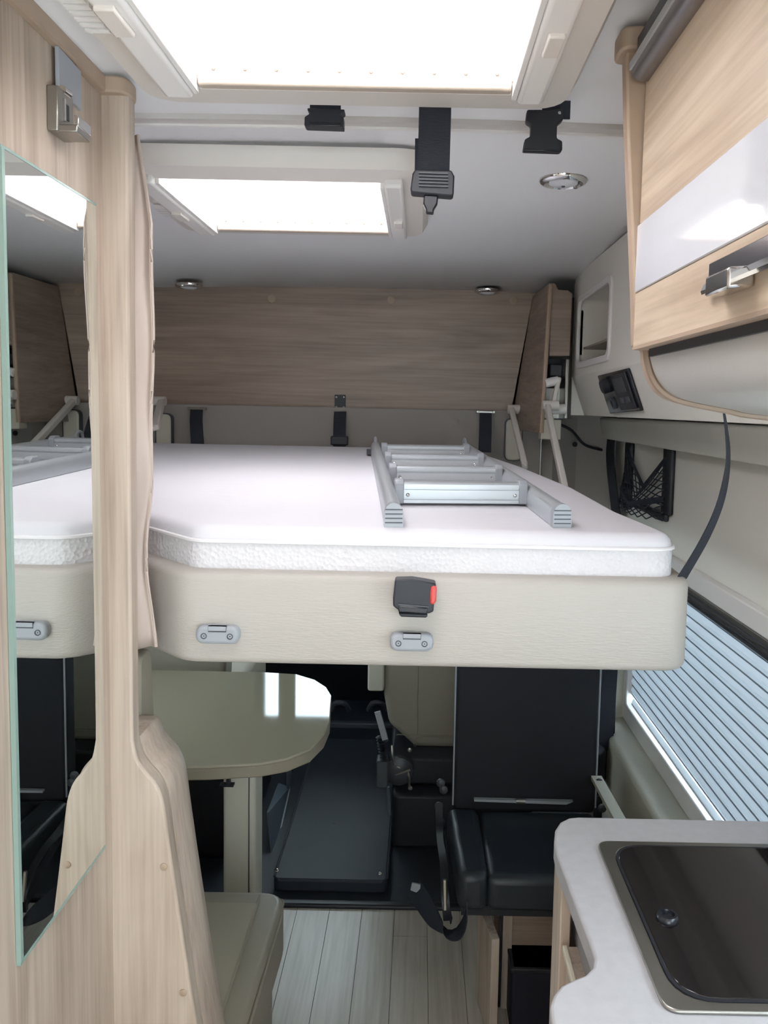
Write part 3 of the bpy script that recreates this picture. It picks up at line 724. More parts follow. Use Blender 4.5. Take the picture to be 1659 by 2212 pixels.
# ================================================================== lift housing and arms at the right
lh = thing('lift_housing', 'wooden corner housing of the bed lift with open mechanism', 'cabinet', (.43, 2.6, 1.45))
Y6 = 2.55
P1, P2 = at(1186, 612, Y=Y6), at(1166, 935, Y=Y6); P3, P4 = at(1151, 640, Y=HY), at(1104, 888, Y=HY)
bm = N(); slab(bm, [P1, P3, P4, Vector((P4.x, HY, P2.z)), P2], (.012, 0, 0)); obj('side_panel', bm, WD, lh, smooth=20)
E1, E2 = at(1195, 606, Y=Y6), at(1178, 770, Y=Y6)
bm = N(); tube(bm, [P1+Vector((.004, -.006, -.005)), P2+Vector((.004, -.006, 0))], .007, 8); obj('edge_bead', bm, WTRIM, lh)
fp = [at(1190, 612, Y=Y6), at(1200, 612, Y=Y6), at(1206, 626, Y=Y6), at(1228, 627, Y=Y6), at(1237, 634, Y=Y6), at(1231, 769, Y=Y6), at(1186, 769, Y=Y6)]
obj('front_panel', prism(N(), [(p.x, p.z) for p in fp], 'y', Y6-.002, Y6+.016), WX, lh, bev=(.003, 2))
q0, q1 = at(1180, 770, Y=Y6), at(1231, 908, Y=Y6)
obj('recess_back', bx(q0.x, q1.x, Y6+.12, Y6+.13, q1.z, q0.z), BLACK, lh)
obj('motor', bx(q0.x+.02, q1.x-.02, Y6+.05, Y6+.12, q0.z-.06, q0.z-.02), DGREY, lh, bev=(.004, 2))
a = at(1222, 775, Y=Y6); b = at(1226, 905, Y=Y6)
obj('steel_cheek', bx(a.x, a.x+.012, Y6-.004, Y6+.12, b.z, a.z), STEEL, lh, bev=(.003, 2))
obj('steel_back', bx(q0.x+.014, a.x, Y6+.09, Y6+.1, b.z, a.z-.09), STEEL, lh)
a = at(1200, 905, Y=Y6); obj('lower_cover', bx(a.x-.045, a.x+.018, Y6-.006, Y6+.05, a.z-.065, a.z-.002), BEIGEP, lh, bev=(.003, 2))
bm = N(); tube(bm, [at(1178, 828, Y=Y6-.01), at(1206, 822, Y=Y6-.01)], .014, 12, (0, 1, 0)); obj('cross_tube', bm, WHITEP, lh)
bm = N(); sweep(bm, [at(1208, 815, Y=Y6-.012), at(1192, 885, Y=Y6-.015)], rect(.02, .014), (0, 1, 0)); obj('link', bm, OFFW, lh, bev=(.004, 2))
bm = N(); tube(bm, [at(1180, 885, Y=Y6-.01), at(1222, 883, Y=Y6-.01)], .016, 14, (0, 1, 0)); obj('pivot_tube', bm, WHITEP, lh)
bm = N(); tube(bm, smoothpath([at(1205, 915, Y=2.78), at(1235, 930, Y=2.78), at(1262, 960, Y=2.82), at(1300, 972, Y=2.86)], 5), .005, 8); obj('cable', bm, BLACK, lh)
def arm(p0, p1, label):
    bm = N(); sweep(bm, [p0, p1], rect(.024, .018), (0, 1, .3)); t = obj('lift_arm', bm, OFFW, bed, bev=(.004, 2)); t['label'] = label
    d = (p1-p0).normalized()
    bm = N(); sweep(bm, [p0+d*.02+Vector((0, -.0145, 0)), p1+Vector((0, -.0145, 0))], rect(.006, .008), (1, 0, 0)); obj('groove', bm, WHITEP, t)
    s = 1 if p0.x > -.3 else -1
    bm = N(); tube(bm, [p0+Vector((-s*.014, 0, 0)), p0+Vector((s*.035, 0, 0))], .016, 14, (0, 1, 0)); obj('pivot', bm, OFFW, t)
arm(at(1182, 876, Y=2.52), at(1220, 1058, Y=2.16), 'long cream lift arm from the open corner housing to the bed')
arm(at(1105, 884, Y=2.8), at(1134, 1008, Y=2.44), 'shorter cream lift arm at the right bed head corner')
arm(at(349, 866, Y=2.8), at(335, 925, Y=2.44), 'cream lift arm at the left, just beside the curtain')
for px0, px1, py0, py1, Y, lab in ((336, 369, 894, 974, 2.79, 'pale rounded corner cover at the left of the bed head'), (1094, 1126, 905, 995, 2.79, 'pale rounded corner cover behind the lift arm at the right bed head')):
    a, b = at(px0, py0, Y=Y), at(px1, py1, Y=Y)
    t = thing('corner_cover', lab, 'cover', ((a.x+b.x)/2, Y, b.z), 'corner covers at the bed head')
    obj('cap', prism(N(), rrect(a.x, b.x, b.z, a.z, .02, 5), 'y', Y, Y+.03), BEIGEP, t, bev=(.006, 3))
    obj('rim', ringplate(N(), rrect(a.x-.003, b.x+.003, b.z-.003, a.z+.003, .023, 5), rrect(a.x, b.x, b.z, a.z, .02, 5), 'y', Y+.004, Y+.03), DGREY, t)

# ================================================================== belt, net pocket, webbing on right
bl = thing('hanging_belt', 'black seat belt hanging on the wall left of the net pocket', 'seat belt', at(1335, 1130, X=.665))
bm = N(); pts = [at(1321, 935, X=.672), at(1318, 985, X=.668), at(1325, 1060, X=.67), at(1336, 1150, X=.675)]
sweep(bm, smoothpath(pts, 6), rect(.105, .004), (0, 1, 0)); obj('webbing', bm, WEB, bl)
npk = thing('net_pocket', 'black elastic net pocket on the cream wall above the window', 'net pocket', at(1410, 1118, X=XW))
def npt(px, py, d=.0): p = at(px, py, X=XW-d); return p
for a, b in (((1366, 955), (1362, 1100)), ((1453, 965), (1455, 1115))):
    A_, B_ = npt(*a), npt(*b); B_ = Vector((XW, A_.y, B_.z))
    obj('side_post', bx(XW-.016, XW, A_.y-.036, A_.y+.036, B_.z, A_.z), BLACK, npk, bev=(.007, 3))
pL, pR = npt(1366, 960), npt(1453, 970); zB = npt(1408, 1108).z
obj('bottom_bar', bx(XW-.014, XW, pR.y, pL.y, zB-.004, zB+.018), BLACK, npk, bev=(.005, 2))
zT = pL.z-.005
def netp(s, t): # s across (0 far, 1 near), t 0 top .. 1 bottom
    e = max(0, 1-(2*s-1)**2)
    z = (zT-.015-.10*(1-abs(2*s-1)))*(1-t)+(zB-.006*e)*t
    bulge = .018+.075*t*e**.5*(1-.35*t)
    return Vector((XW-bulge, pL.y*(1-s)+pR.y*s, z))
bm = N(); ND = 8
for k in range(-ND, 2*ND+1):
    for sgn in (1, -1):
        seg = []
        for j in range(33):
            t = j/32; s = k/ND+sgn*t
            if 0 <= s <= 1: seg.append(netp(s, t))
        if len(seg) > 2: sweep(bm, seg, circ(.0019, 5), (1, .1, .2))
nt_ = obj('netting', bm, WEB, npk); nt_['kind'] = 'stuff'
bm = N(); tube(bm, [netp(s, 0) for s in [i/20 for i in range(21)]], .005, 8, (1, 0, 0)); obj('elastic_band', bm, WEB, npk)
bm = N(); tube(bm, [netp(s, .66)+Vector((.004, 0, 0)) for s in [i/20 for i in range(21)]], .009, 8, (1, 0, 0)); obj('gather_band', bm, WEB, npk)
ws = thing('hanging_webbing', 'long black webbing strap hanging from the overhead cupboard to the bed corner', 'strap', at(1476, 1250, Y=1.24))
pts = [at(1560, 870, Y=1.12), at(1569, 930, Y=1.13), at(1572, 1000, Y=1.15), at(1556, 1085, Y=1.18), at(1522, 1165, Y=1.21), at(1472, 1250, Y=1.235)]
sd = [Vector((.35, .94, 0)), Vector((.45, .9, 0)), Vector((.5, .85, 0)), Vector((.7, .7, .2)), Vector((.85, .5, .35)), Vector((.9, .3, .5))]
sp = smoothpath(pts, 6); sds = [sd[min(5, i//6)].lerp(sd[min(5, i//6+1)], (i % 6)/6) for i in range(len(sp))]
bm = N(); sweep(bm, sp, rect(.025, .002), sides=sds); obj('webbing', bm, WEB, ws)
wd = [at(1492, 1268, Y=1.25)]
# ================================================================== right window with pleated blind
zb0, zb1 = .60, 1.075; yb0, yb1 = 1.05, 2.56
wn = struct(obj('window_1', ringplate(N(), rrect(yb0-.05, yb1+.05, zb0-.045, 1.16, .03, 4), rrect(yb0+.01, yb1-.022, zb0+.012, zb1+.04, .015, 4), 'x', XW-.022, XW+.03), WHITEP, bev=(.004, 2)), 'side window beside the seat with a closed pleated blind')
obj('pane', bx(XW+.02, XW+.024, yb0-.02, yb1+.02, zb0-.02, zb1+.05), PANE, wn)
obj('cassette', prism(N(), [(XW-.026, zb1+.04), (XW-.03, zb1+.02), (XW-.02, zb1), (XW, zb1), (XW, zb1+.04)], 'y', yb0, yb1), STEEL, wn)
for k, zz in enumerate((zb1+.008, zb1+.018, zb1+.029)):
    obj('cassette_groove', bx(XW-.0315, XW-.022, yb0, yb1, zz, zz+.0025), DGREY, wn)
bl_ = thing('pleated_blind', 'closed silver-grey pleated blind covering the window above the bench ledge', 'blind', (XW, 1.8, zb0))
NPL = 16; dz = (zb1-zb0)/NPL; mesh0 = None
for k in range(NPL):
    z = zb0+k*dz
    bm = N(); slab(bm, [(XW+.004, yb0, z), (XW-.003, yb0, z+dz*.5), (XW+.004, yb0, z+dz), (XW+.005, yb0, z+dz), (XW-.002, yb0, z+dz*.5), (XW+.005, yb0, z)], (0, yb1-yb0-.01, 0))
    if k == 0:
        o = obj('pleat', bm, PLEAT, bl_, smooth=5); mesh0 = o.data
    else:
        bm.free(); o = bpy.data.objects.new('pleat', mesh0); COL.objects.link(o); o.parent = bl_; o.location = bl_.children[0].location + Vector((0, 0, k*dz))
    obj('fold_line', bx(XW-.0036, XW-.001, yb0, yb1-.01, z+dz*.5-.0011, z+dz*.5+.0011), PLEATD, bl_)
# ledge and lower lining
ld = thing('window_ledge', 'cream moulded ledge under the pleated blind', 'ledge', (.66, 1.9, .3))
bm = N(); prism(bm, [(XW, .555), (XW-.02, .556), (XW-.085, .545), (XW-.095, .535), (XW-.098, .30), (XW, .30)], 'y', 1.05, 2.62); obj('moulding', bm, BEIGEP, ld, bev=(.006, 3))
bm = N(); slab(bm, [(XW-.104, 1.6, .0), (XW-.104, 2.55, .0), (XW-.104, 2.55, .40), (XW-.104, 1.6, .40)], (.01, 0, 0)); pnl = obj('lower_panel', bm, BEIGE, ld, bev=(.004, 2))
for px, py in ((1370, 1655), (1413, 1725)):
    p = at(px, py, X=XW-.104); obj('screw_cap', lathe(N(), (XW-.104, min(2.5, p.y), min(.38, p.z)), (-1, 0, 0), [(.006, 0), (.005, .002), (.002, .0025)], 10), DGREY, pnl)
bm = N(); prism(bm, rpoly([(2.57, .25), (2.62, .25), (2.62, 1.15), (2.57, 1.15)], .01), 'x', XW-.06, XW); obj('end_upright', bm, BEIGEP, ld, bev=(.01, 3))
# dark pillar / belt behind the seat at right
pil = thing('belt_pillar', 'dark belt pillar between the black seat and the window', 'pillar', (.6, 2.48, 0))
obj('column', prism(N(), rpoly([(.582, 2.45), (.628, 2.45), (.628, 2.52), (.582, 2.52)], .012), 'z', .2, 1.12), BLACK, pil, bev=(.01, 2))
obj('retractor', bx(.545, .594, 2.4, 2.5, .36, .52), BLACK, pil, bev=(.02, 3))
bm = N(); strap(bm, [(.60, 2.445, 1.08), (.602, 2.442, .8), (.595, 2.44, .5)], .045, .003, (1, 0, 0)); obj('belt', bm, WEB, pil)
obj('grey_post', bx(.555, .60, 2.56, 2.6, .1, 1.1), mat('grey_post', '8C8980', .5), pil, bev=(.006, 2))

# ================================================================== overhead cupboard
XO = at(1368, 690, Y=.98).x; YE = .98
oc = thing('overhead_cupboard', 'light wood overhead cupboard with white gloss stripe and rounded cream underside', 'cupboard', (.45, .3, 1.53))
zD0 = at(1370, 752, Y=YE).z; zS0 = at(1371, 636, Y=YE).z; zS1 = at(1374, 490, Y=YE).z
YN = -.6
obj('carcass', bx(XO+.03, XW-.002, YN, YE-.01, 1.64, 1.965), WY, oc)
obj('door_upper', bx(XO, XO+.018, YN, YE-.012, zS1, 1.945), WY, oc)
obj('gloss_stripe', bx(XO-.002, XO+.018, YN, YE-.008, zS0, zS1), GLOSSW, oc, bev=(.0015, 2))
dl = obj('door_lower', bx(XO-.001, XO+.018, YN, YE-.008, zD0, zS0), WY, oc, bev=(.001, 1))
obj('door_edge', bx(XO-.0015, XO+.019, YN, YE-.008, zD0-.003, zD0+.001), WTRIM, dl)
# end panel profile (x, z)
e = [at(1388, 756, Y=YE), at(1392, 790, Y=YE), at(1405, 828, Y=YE), at(1430, 856, Y=YE), at(1470, 872, Y=YE), at(1560, 890, Y=YE), at(1659, 906, Y=YE)]
ep = [(p.x, p.z) for p in e]
tail = (XW-.002, ep[-1][1]-.02)
front = [at(1349, 130, Y=YE), at(1352, 300, Y=YE), at(1360, 480, Y=YE), at(1366, 640, Y=YE), at(1368, 750, Y=YE)]
op = [(XW-.002, 1.968), (front[0].x, 1.968)]+[(p.x, p.z) for p in front]+[tuple(v) for v in smoothpath(ep, 4)]+[tail]
obj('end_panel', prism(N(), op, 'y', YE-.008, YE+.014), WTRIM, oc, bev=(.003, 2))
pf = [tuple(v) for v in smoothpath([(x+.007, z+.007) for x, z in ep]+[(tail[0], tail[1]+.007)], 5)]
bm = N(); A = [bm.verts.new((x, YE-.014, z)) for x, z in pf]; Bv = [bm.verts.new((x, YN, z)) for x, z in pf]
for i in range(len(pf)-1): bm.faces.new((A[i], A[i+1], Bv[i+1], Bv[i]))
o = obj('underside_panel', bm, mat('cream_underside', 'E4E1DC', .5, bump=.15, bscale=300), oc, smooth=70)
s = o.modifiers.new('solid', 'SOLIDIFY'); s.thickness = .004; s.offset = -1
bm = N(); sweep(bm, [(x-.004, YE-.006, z-.004) for x, z in pf[:-2]], circ(.005, 8), (0, 1, 0)); obj('edge_bead', bm, mat('brown_edge', '8F7A68', .5), oc)
obj('gap_shade', bx(XO+.012, XO+.016, YN, YE-.03, zD0-.012, zD0+.01), BLACK, oc)  # black bar put in for the shade in the gap below the door
bc = rpoly([(front[0].x-.008, YE-.02), (XO+.06, YE-.02), (XO+.06, YE+.03), (front[0].x-.008, YE+.03)], [.015, 0, 0, .015])
obj('top_bead', prism(N(), bc, 'z', 1.962, CZ+.002), WTRIM, oc, bev=(.003, 2))
# pull handle
hA = at(1537, 560, X=XO-.002); hY = hA.y
zt_, zb_ = at(1537, 568, X=XO-.003).z, at(1545, 622, X=XO-.003).z
hd = obj('handle', bx(XO-.004, XO, hY-.16, hY, zb_, zt_), DARKCHROME, oc, bev=(.0008, 1))
bm = N(); prism(bm, [(XO-.004, zb_+.006), (XO-.008, zb_+.005), (XO-.0105, zb_-.001), (XO-.0095, zb_-.004), (XO-.007, zb_-.001), (XO-.004, zb_)], 'y', hY-.16, hY-.001)
obj('pull_lip', bm, CHROME, hd)
bm = N(); slab(bm, [(XO-.002, hY-.03, zb_+.006), (XO-.022, hY-.045, zb_+.004), (XO-.022, hY-.095, zb_+.004), (XO-.002, hY-.095, zb_+.006)], (0, 0, -.016)); obj('push_latch', bm, CHROME, hd, bev=(.002, 2))
# rail at the ceiling
rl = thing('ceiling_rail', 'grey metal profile rail along the top of the overhead cupboard', 'rail', (XO-.01, .3, 1.93))
za = at(1388, 170, X=XO-.008)
bm = N(); sweep(bm, [(XO-.006, YE-.022, 1.938), (XO-.006, YN, 1.938)], [(a*1.0, b) for a, b in circ(.0145, 14)], (0, 0, 1)); obj('tube', bm, mat('rail_metal', '8E8A8A', .3, metal=.7), rl)
obj('mounting_strip', bx(XO-.014, XO+.006, YN, YE-.022, 1.949, 1.972), DGREY, rl)
obj('highlight_strip', bx(XO-.0225, XO-.018, YN, YE-.022, 1.936, 1.944), ALU, rl)  # pale strip added as a painted highlight along the tube

# ================================================================== kitchen
ZK = .90
def K(px, py): p = at(px, py, Z=ZK); return (p.x, p.y)
yk = K(1235, 1764)[1]; xk = K(1199, 1820)[0]
out = [(XW-.002, yk), K(1250, 1764), K(1228, 1766), K(1210, 1775), K(1199, 1792), K(1197, 1815), K(1202, 1842), K(1240, 1945), K(1275, 2038), K(1284, 2068), K(1281, 2088), K(1265, 2104), K(1235, 2116), K(1212, 2128), K(1196, 2148), K(1188, 2172), K(1190, 2196)]
xn = out[-1][0]
out += [(xn, .70), (xn, YN), (XW-.002, YN)]
wk = tag(obj('worktop', prism(N(), out, 'z', ZK-.032, ZK), WORK, bev=(.004, 3)), 'pale speckled kitchen worktop with a curved recess in its front edge', 'worktop')
xk += .014
kc = thing('kitchen_cabinet', 'wooden kitchen cabinet under the pale worktop', 'cabinet', (.45, .8, 0))
obj('end_panel', bx(xk+.008, XW-.11, yk-.045, yk-.027, 0, ZK-.034), WV, kc)
obj('front_stile', bx(xk-.004, xk+.012, yk-.09, yk-.027, 0, ZK-.034), WV, kc, bev=(.002, 2))
obj('grey_fascia', bx(xk+.022, xk+.032, .3, yk-.05, .74, ZK-.034), GREYP, kc)
dr = obj('drawer', bx(xk+.006, xk+.024, .3, yk-.095, .05, .745), WV, kc)
a, b = at(1224, 2028, X=xk+.004), at(1242, 2108, X=xk+.004)
obj('handle_strip', bx(xk-.002, xk+.006, .95, yk-.1, .742, .752), mat('cream_strip', 'DCD2BE', .4), dr, bev=(.002, 2))
obj('carcass', bx(xk+.04, XW-.11, .3, yk-.05, 0, ZK-.036), WV, kc)
# sink
tl, blp = at(1290, 1822, Z=ZK), at(1431, 2192, Z=ZK)
sx0, sy1, sy0 = (tl.x+blp.x)/2, tl.y, blp.y; sx1 = XW-.055
sk = thing('sink', 'stainless sink unit with a smoked glass lid let into the worktop', 'sink', ((sx0+sx1)/2, (sy0+sy1)/2, ZK))
o_ = rrect(sx0, sx1, sy0, sy1, .02, 6); i_ = rrect(sx0+.018, sx1-.018, sy0+.014, sy1-.012, .05, 6)
obj('steel_rim', ringplate(N(), o_, i_, 'z', ZK, ZK+.005), STEEL, sk, bev=(.002, 2))
obj('seal', ringplate(N(), i_, rrect(sx0+.022, sx1-.022, sy0+.018, sy1-.016, .048, 6), 'z', ZK, ZK+.006), BLACK, sk)
obj('glass_lid', prism(N(), rrect(sx0+.0215, sx1-.0215, sy0+.0175, sy1-.0155, .0485, 6), 'z', ZK+.001, ZK+.007), LIDG, sk, bev=(.0015, 2))
p = at(1442, 1975, Z=ZK+.012)
obj('finger_ring', lathe(N(), (p.x, p.y, ZK+.006), (0, 0, 1), [(.0145, 0), (.0145, .004), (.012, .007), (.009, .007), (.0078, .003), (.006, .003)], 24), BLACKG, sk)

# ================================================================== table
ZT = .74
def T(px, py): p = at(px, py, Z=ZT); return (p.x, p.y)
tp = [T(716, 1502), T(712, 1560), T(700, 1588), T(670, 1618), T(620, 1638), T(560, 1649), T(450, 1655), T(380, 1656)]
yn = tp[-1][1]
fr = [T(640, 1456), T(680, 1468), T(705, 1484)]
yfar = fr[0][1]+.012
tp = tp + [(-1.3, yn+.0), (-1.3, yfar), (fr[0][0]-.1, yfar)] + fr
tb = thing('dinette_table', 'beige laminate table with rounded end under the bed', 'table', (-.75, 2.2, 0))
obj('table_top', prism(N(), tp, 'z', ZT-.006, ZT), TABLE, tb, bev=(.002, 2))
obj('edge_band', prism(N(), [(x*1.0, y) for x, y in tp], 'z', ZT-.034, ZT-.006), TEDGE, tb, bev=(.004, 2))
l0, l1 = at(481, 1700, Y=2.02), at(552, 1700, Y=2.02)
lg = obj('leg', prism(N(), rpoly([(l0.x, 2.02), (l1.x, 2.02), (l1.x, 2.12), (l0.x, 2.12)], .012), 'z', 0, ZT-.034), BEIGEP, tb, bev=(.003, 2))
obj('leg_groove', bx(l1.x-.018, l1.x-.0155, 2.0185, 2.021, .05, ZT-.05), DGREY, lg)
c = at(492, 1668, Y=2.0)
bm = N(); box(bm, c.x-.016, c.x+.016, 2.0, 2.018, c.z-.004, c.z+.004); box(bm, c.x-.004, c.x+.004, 2.0, 2.018, c.z-.036, c.z); box(bm, c.x-.022, c.x+.014, 2.0, 2.018, c.z-.04, c.z-.035); obj('folding_catch', bm, BLACK, lg)
l2 = at(600, 1660, Y=2.15); obj('support_arm', bx(l2.x-.02, l2.x+.03, 2.1, 2.3, ZT-.07, ZT-.034), BLACK, tb, bev=(.004, 2))

# ================================================================== cab contents
ZCB = .05
pl = thing('floor_cover_plate', 'flat black cover plate screwed to the cab floor between the seats', 'floor plate', (-.3, 3.0, .008))
c = [at(590, 1898, Z=ZCB), at(836, 1903, Z=ZCB)]
f_ = [at(624, 1690, Z=ZCB), at(838, 1690, Z=ZCB)]
pp = rpoly([(c[0].x, c[0].y), (c[1].x, c[1].y), (c[1].x, 3.55), (c[0].x, 3.55)], [.02, .02, 0, 0])
obj('plate', prism(N(), pp, 'z', .008, ZCB), MATB, pl, bev=(.006, 3))
bm = N(); sweep(bm, [(c[0].x, 3.4, ZCB-.004), (c[0].x, c[0].y+.02, ZCB-.004), (c[0].x+.02, c[0].y, ZCB-.004), (c[1].x-.02, c[1].y, ZCB-.004), (c[1].x, c[1].y+.02, ZCB-.004), (c[1].x, 3.4, ZCB-.004)], circ(.004, 6), (0, 0, 1)); obj('edge_trim', bm, DGREY, pl)
for px, py in ((598, 1880), (821, 1887), (722, 1783)):
    p = at(px, py, Z=ZCB); obj('screw', lathe(N(), p, (0, 0, 1), [(.008 if py > 1800 else .003, 0), (.006 if py > 1800 else .002, .004), (.002, .006)], 12), CHROME, pl)
sd_ = thing('seat_side_panel', 'grey triangular metal side panel left of the black floor plate', 'panel', (c[0].x-.03, 2.9, .05))
a0, a1, a2, a3 = at(580, 1755, Y=2.75), at(590, 1862, Y=2.66), at(626, 1700, Y=3.1), at(604, 1692, Y=3.1)
bm = N(); slab(bm, [a0, a1, a2, a3], (-.006, 0, 0)); obj('plate', bm, BLUEG, sd_)
bm = N(); tube(bm, [a2, a1], .004, 6); obj('lip', bm, ALUG, sd_)
bm = N(); tube(bm, [at(624, 1660, Y=3.05), at(624, 1700, Y=3.08)], .01, 8); obj('strut', bm, BLUEG, sd_)
# dashboard
da = thing('dashboard', 'dark cab dashboard and footwell seen under the bed', 'dashboard', (-.3, 3.8, 0))
obj('fascia', prism(N(), rpoly([(4.15, .0), (3.98, .25), (3.8, .5), (3.72, .85), (3.85, .98), (4.15, 1.0)], [0, .05, .05, .05, .05, 0]), 'x', -1.34, .69), BLACK, da, bev=(.01, 2))
obj('tray', bx(-.55, .1, 3.6, 3.8, .42, .46), DGREY, da, bev=(.01, 2))
obj('tray_lip', bx(-.55, .1, 3.585, 3.605, .42, .475), DGREY, da, bev=(.005, 2))
for px in (735, 815):
    p = at(px, 1525, Y=3.6); bm = N(); tube(bm, smoothpath([(p.x-.04, 3.6, p.z-.02), (p.x-.02, 3.58, p.z+.02), (p.x+.02, 3.58, p.z+.02), (p.x+.04, 3.6, p.z-.02)], 5), .012, 8); obj('bracket', bm, DGREY, da)
p0_, p1_ = at(712, 1560, Y=3.55), at(836, 1570, Y=3.55)
obj('sill_bar', bx(p0_.x-.3, p1_.x+.2, 3.55, 3.585, p1_.z-.012, p1_.z+.012), DGREY, da, bev=(.004, 2))
# passenger seat, seen from behind
ps = thing('passenger_seat', 'beige cab seat on a black pedestal behind the black folding seat', 'seat', (.17, 2.95, 0))
a = at(829, 1500, Y=2.9); b = at(870, 1615, Y=2.9)
prof = rpoly([(a.x, 1.2), (.42, 1.2), (.42, b.z), (a.x+.12, b.z), (a.x+.02, b.z+.09), (a.x, b.z+.2)], [.05, .05, .03, .05, .06, .05], 5)
sb = obj('backrest', prism(N(), prof, 'y', 2.9, 3.0), SEATB, ps, bev=(.02, 3))
cxa, cxb = at(902, 1590, Y=2.9), at(902, 1440, Y=2.9)
bm = N(); tube(bm, smoothpath([(cxb.x, 2.899, 1.15), (cxa.x, 2.899, cxa.z+.02), (cxa.x+.02, 2.899, cxa.z), (.4, 2.899, cxa.z-.004)], 5), .002, 5); obj('seam', bm, TAUPE, sb)
bm = N(); tube(bm, [(x, 2.899, b.z+.05) for x in (a.x+.05, .1, .4)], .002, 5); obj('seam', bm, TAUPE, sb)
k0, k1 = at(796, 1440, Y=2.92), at(830, 1486, Y=2.92)
obj('armrest_end', prism(N(), rrect(k0.x, k1.x, k1.z, k0.z+.1, .012), 'y', 2.88, 3.2), BEIGEP, ps, bev=(.006, 2))
obj('pedestal', prism(N(), rpoly([(at(848, 1700, Y=2.75).x, 2.72), (.42, 2.72), (.42, 3.2), (at(848, 1700, Y=2.75).x, 3.2)], .03), 'z', .008, .2), BLACK, ps, bev=(.01, 2))
obj('seat_rail', bx(a.x+.03, .4, 2.8, 3.3, .2, .3), BLACK, ps, bev=(.01, 2))
obj('squab', bx(a.x+.02, .42, 3.0, 3.4, .36, .5), SEATB, ps, bev=(.03, 3))
r0 = at(862, 1660, Y=2.72)
obj('recliner', lathe(N(), (r0.x, 2.715, r0.z), (0, -1, 0), [(.05, 0), (.05, .02), (.03, .03), (.01, .03)], 16), DGREY, ps)
bm = N(); tube(bm, smoothpath([at(846, 1610, Y=2.7), at(852, 1650, Y=2.69), at(880, 1665, Y=2.69), at(884, 1700, Y=2.69)], 5), .005, 6); obj('rod', bm, STEEL, ps)
bm = N(); tube(bm, [at(848, 1675, Y=2.69), at(886, 1663, Y=2.68)], .004, 6); obj('rod', bm, STEEL, ps)
for px, py in ((858, 1640), (880, 1650), (886, 1702), (885, 1620), (868, 1690)): screw(at(px, py, Y=2.7), (0, -1, 0), .008, ps, STEEL)
# hand brake
hb = thing('hand_brake', 'parking brake lever with ribbed gaiter beside the cab seat', 'lever', at(827, 1702, Y=2.68))
bm = N(); sweep(bm, smoothpath([at(834, 1600, Y=2.66), at(826, 1570, Y=2.66), at(817, 1540, Y=2.66)], 4), circ(.013, 10, .010), (0, 1, 0)); obj('grip', bm, DGREY, hb)
bm = N(); sweep(bm, [at(808, 1585, Y=2.65)*0+at(815, 1537, Y=2.648), at(832, 1598, Y=2.648)], rect(.004, .02), (0, 1, 0)); obj('grip_trim', bm, ALUG, hb)
for k in range(9):
    p = at(820+k*1.2, 1592+k*6.2, Y=2.66); obj('gaiter_rib', lathe(N(), p, (-.15, 0, 1), [(.008, -.004), (.014, 0), (.008, .004)], 12), BLACK, hb)
c0, c1 = at(812, 1645, Y=2.65), at(838, 1704, Y=2.65)
obj('housing', prism(N(), rrect(c0.x, c1.x, c1.z, c0.z, .01), 'y', 2.65, 2.712), DGREY, hb, bev=(.005, 2))
bm = N(); tube(bm, [at(838, 1700, Y=2.7), at(842, 1760, Y=2.7)], .006, 8); obj('bracket_leg', bm, BLUEG, hb)
# driver seat (mostly hidden behind the post and the table)
ds = thing('driver_seat', 'dark cab seat at the left behind the table leg', 'seat', (-.95, 2.95, 0))
obj('pedestal', bx(-1.2, -.58, 2.62, 3.2, .008, .42), BLACK, ds, bev=(.02, 2))
obj('squab', bx(-1.22, -.62, 2.7, 3.3, .42, .58), SEATB, ds, bev=(.03, 3))
obj('backrest', prism(N(), rpoly([(-1.22, .5), (-.64, .5), (-.62, .9), (-.68, 1.08), (-1.16, 1.08), (-1.24, .9)], .05), 'y', 2.62, 2.74), SEATB, ds, bev=(.02, 3))
xa, xb = at(601, 1440, Y=3.0).x, at(637, 1440, Y=3.0).x
hp = thing('door_strip', 'narrow beige upright with rounded end hanging beyond the table', 'panel', (xa, 3.0, .6))
obj('upright', prism(N(), rpoly([(xa, .77), (xb, .77), (xb, 1.2), (xa, 1.2)], [.02, .02, 0, 0]), 'y', 3.0, 3.03), SEATB, hp, bev=(.005, 2))

# ================================================================== black travel seat and its base
ts = thing('folding_seat', 'black upholstered folding travel seat beside the kitchen', 'seat', (.3, 2.1, .33))
YS = 2.24
a = at(978, 1738, Y=YS); b = at(1286, 1738, Y=YS); ztop_ = 1.04
obj('backrest', prism(N(), rrect(a.x, b.x, a.z-.02, ztop_, .015), 'y', YS, YS+.07), NAVY, ts, bev=(.012, 3))
bm = N(); sweep(bm, [(a.x, YS-.001, a.z), (a.x, YS-.001, ztop_-.02)], circ(.0025, 6), (0, 1, 0)); obj('piping', bm, ALUG, ts)
bm = N(); sweep(bm, [(b.x, YS-.001, a.z), (b.x, YS-.001, ztop_-.02)], circ(.0025, 6), (0, 1, 0)); obj('piping', bm, ALUG, ts)
ca, cb = at(966, 1745, Z=.46), at(985, 1900, Z=.43)
zc = at(1100, 1752, Y=2.22).z
xl0 = at(966, 1752, Z=zc).x; xl1 = at(990, 1890, Z=zc).x; xr = .52
yf = at(1100, 1895, Z=zc).y
bm = N()
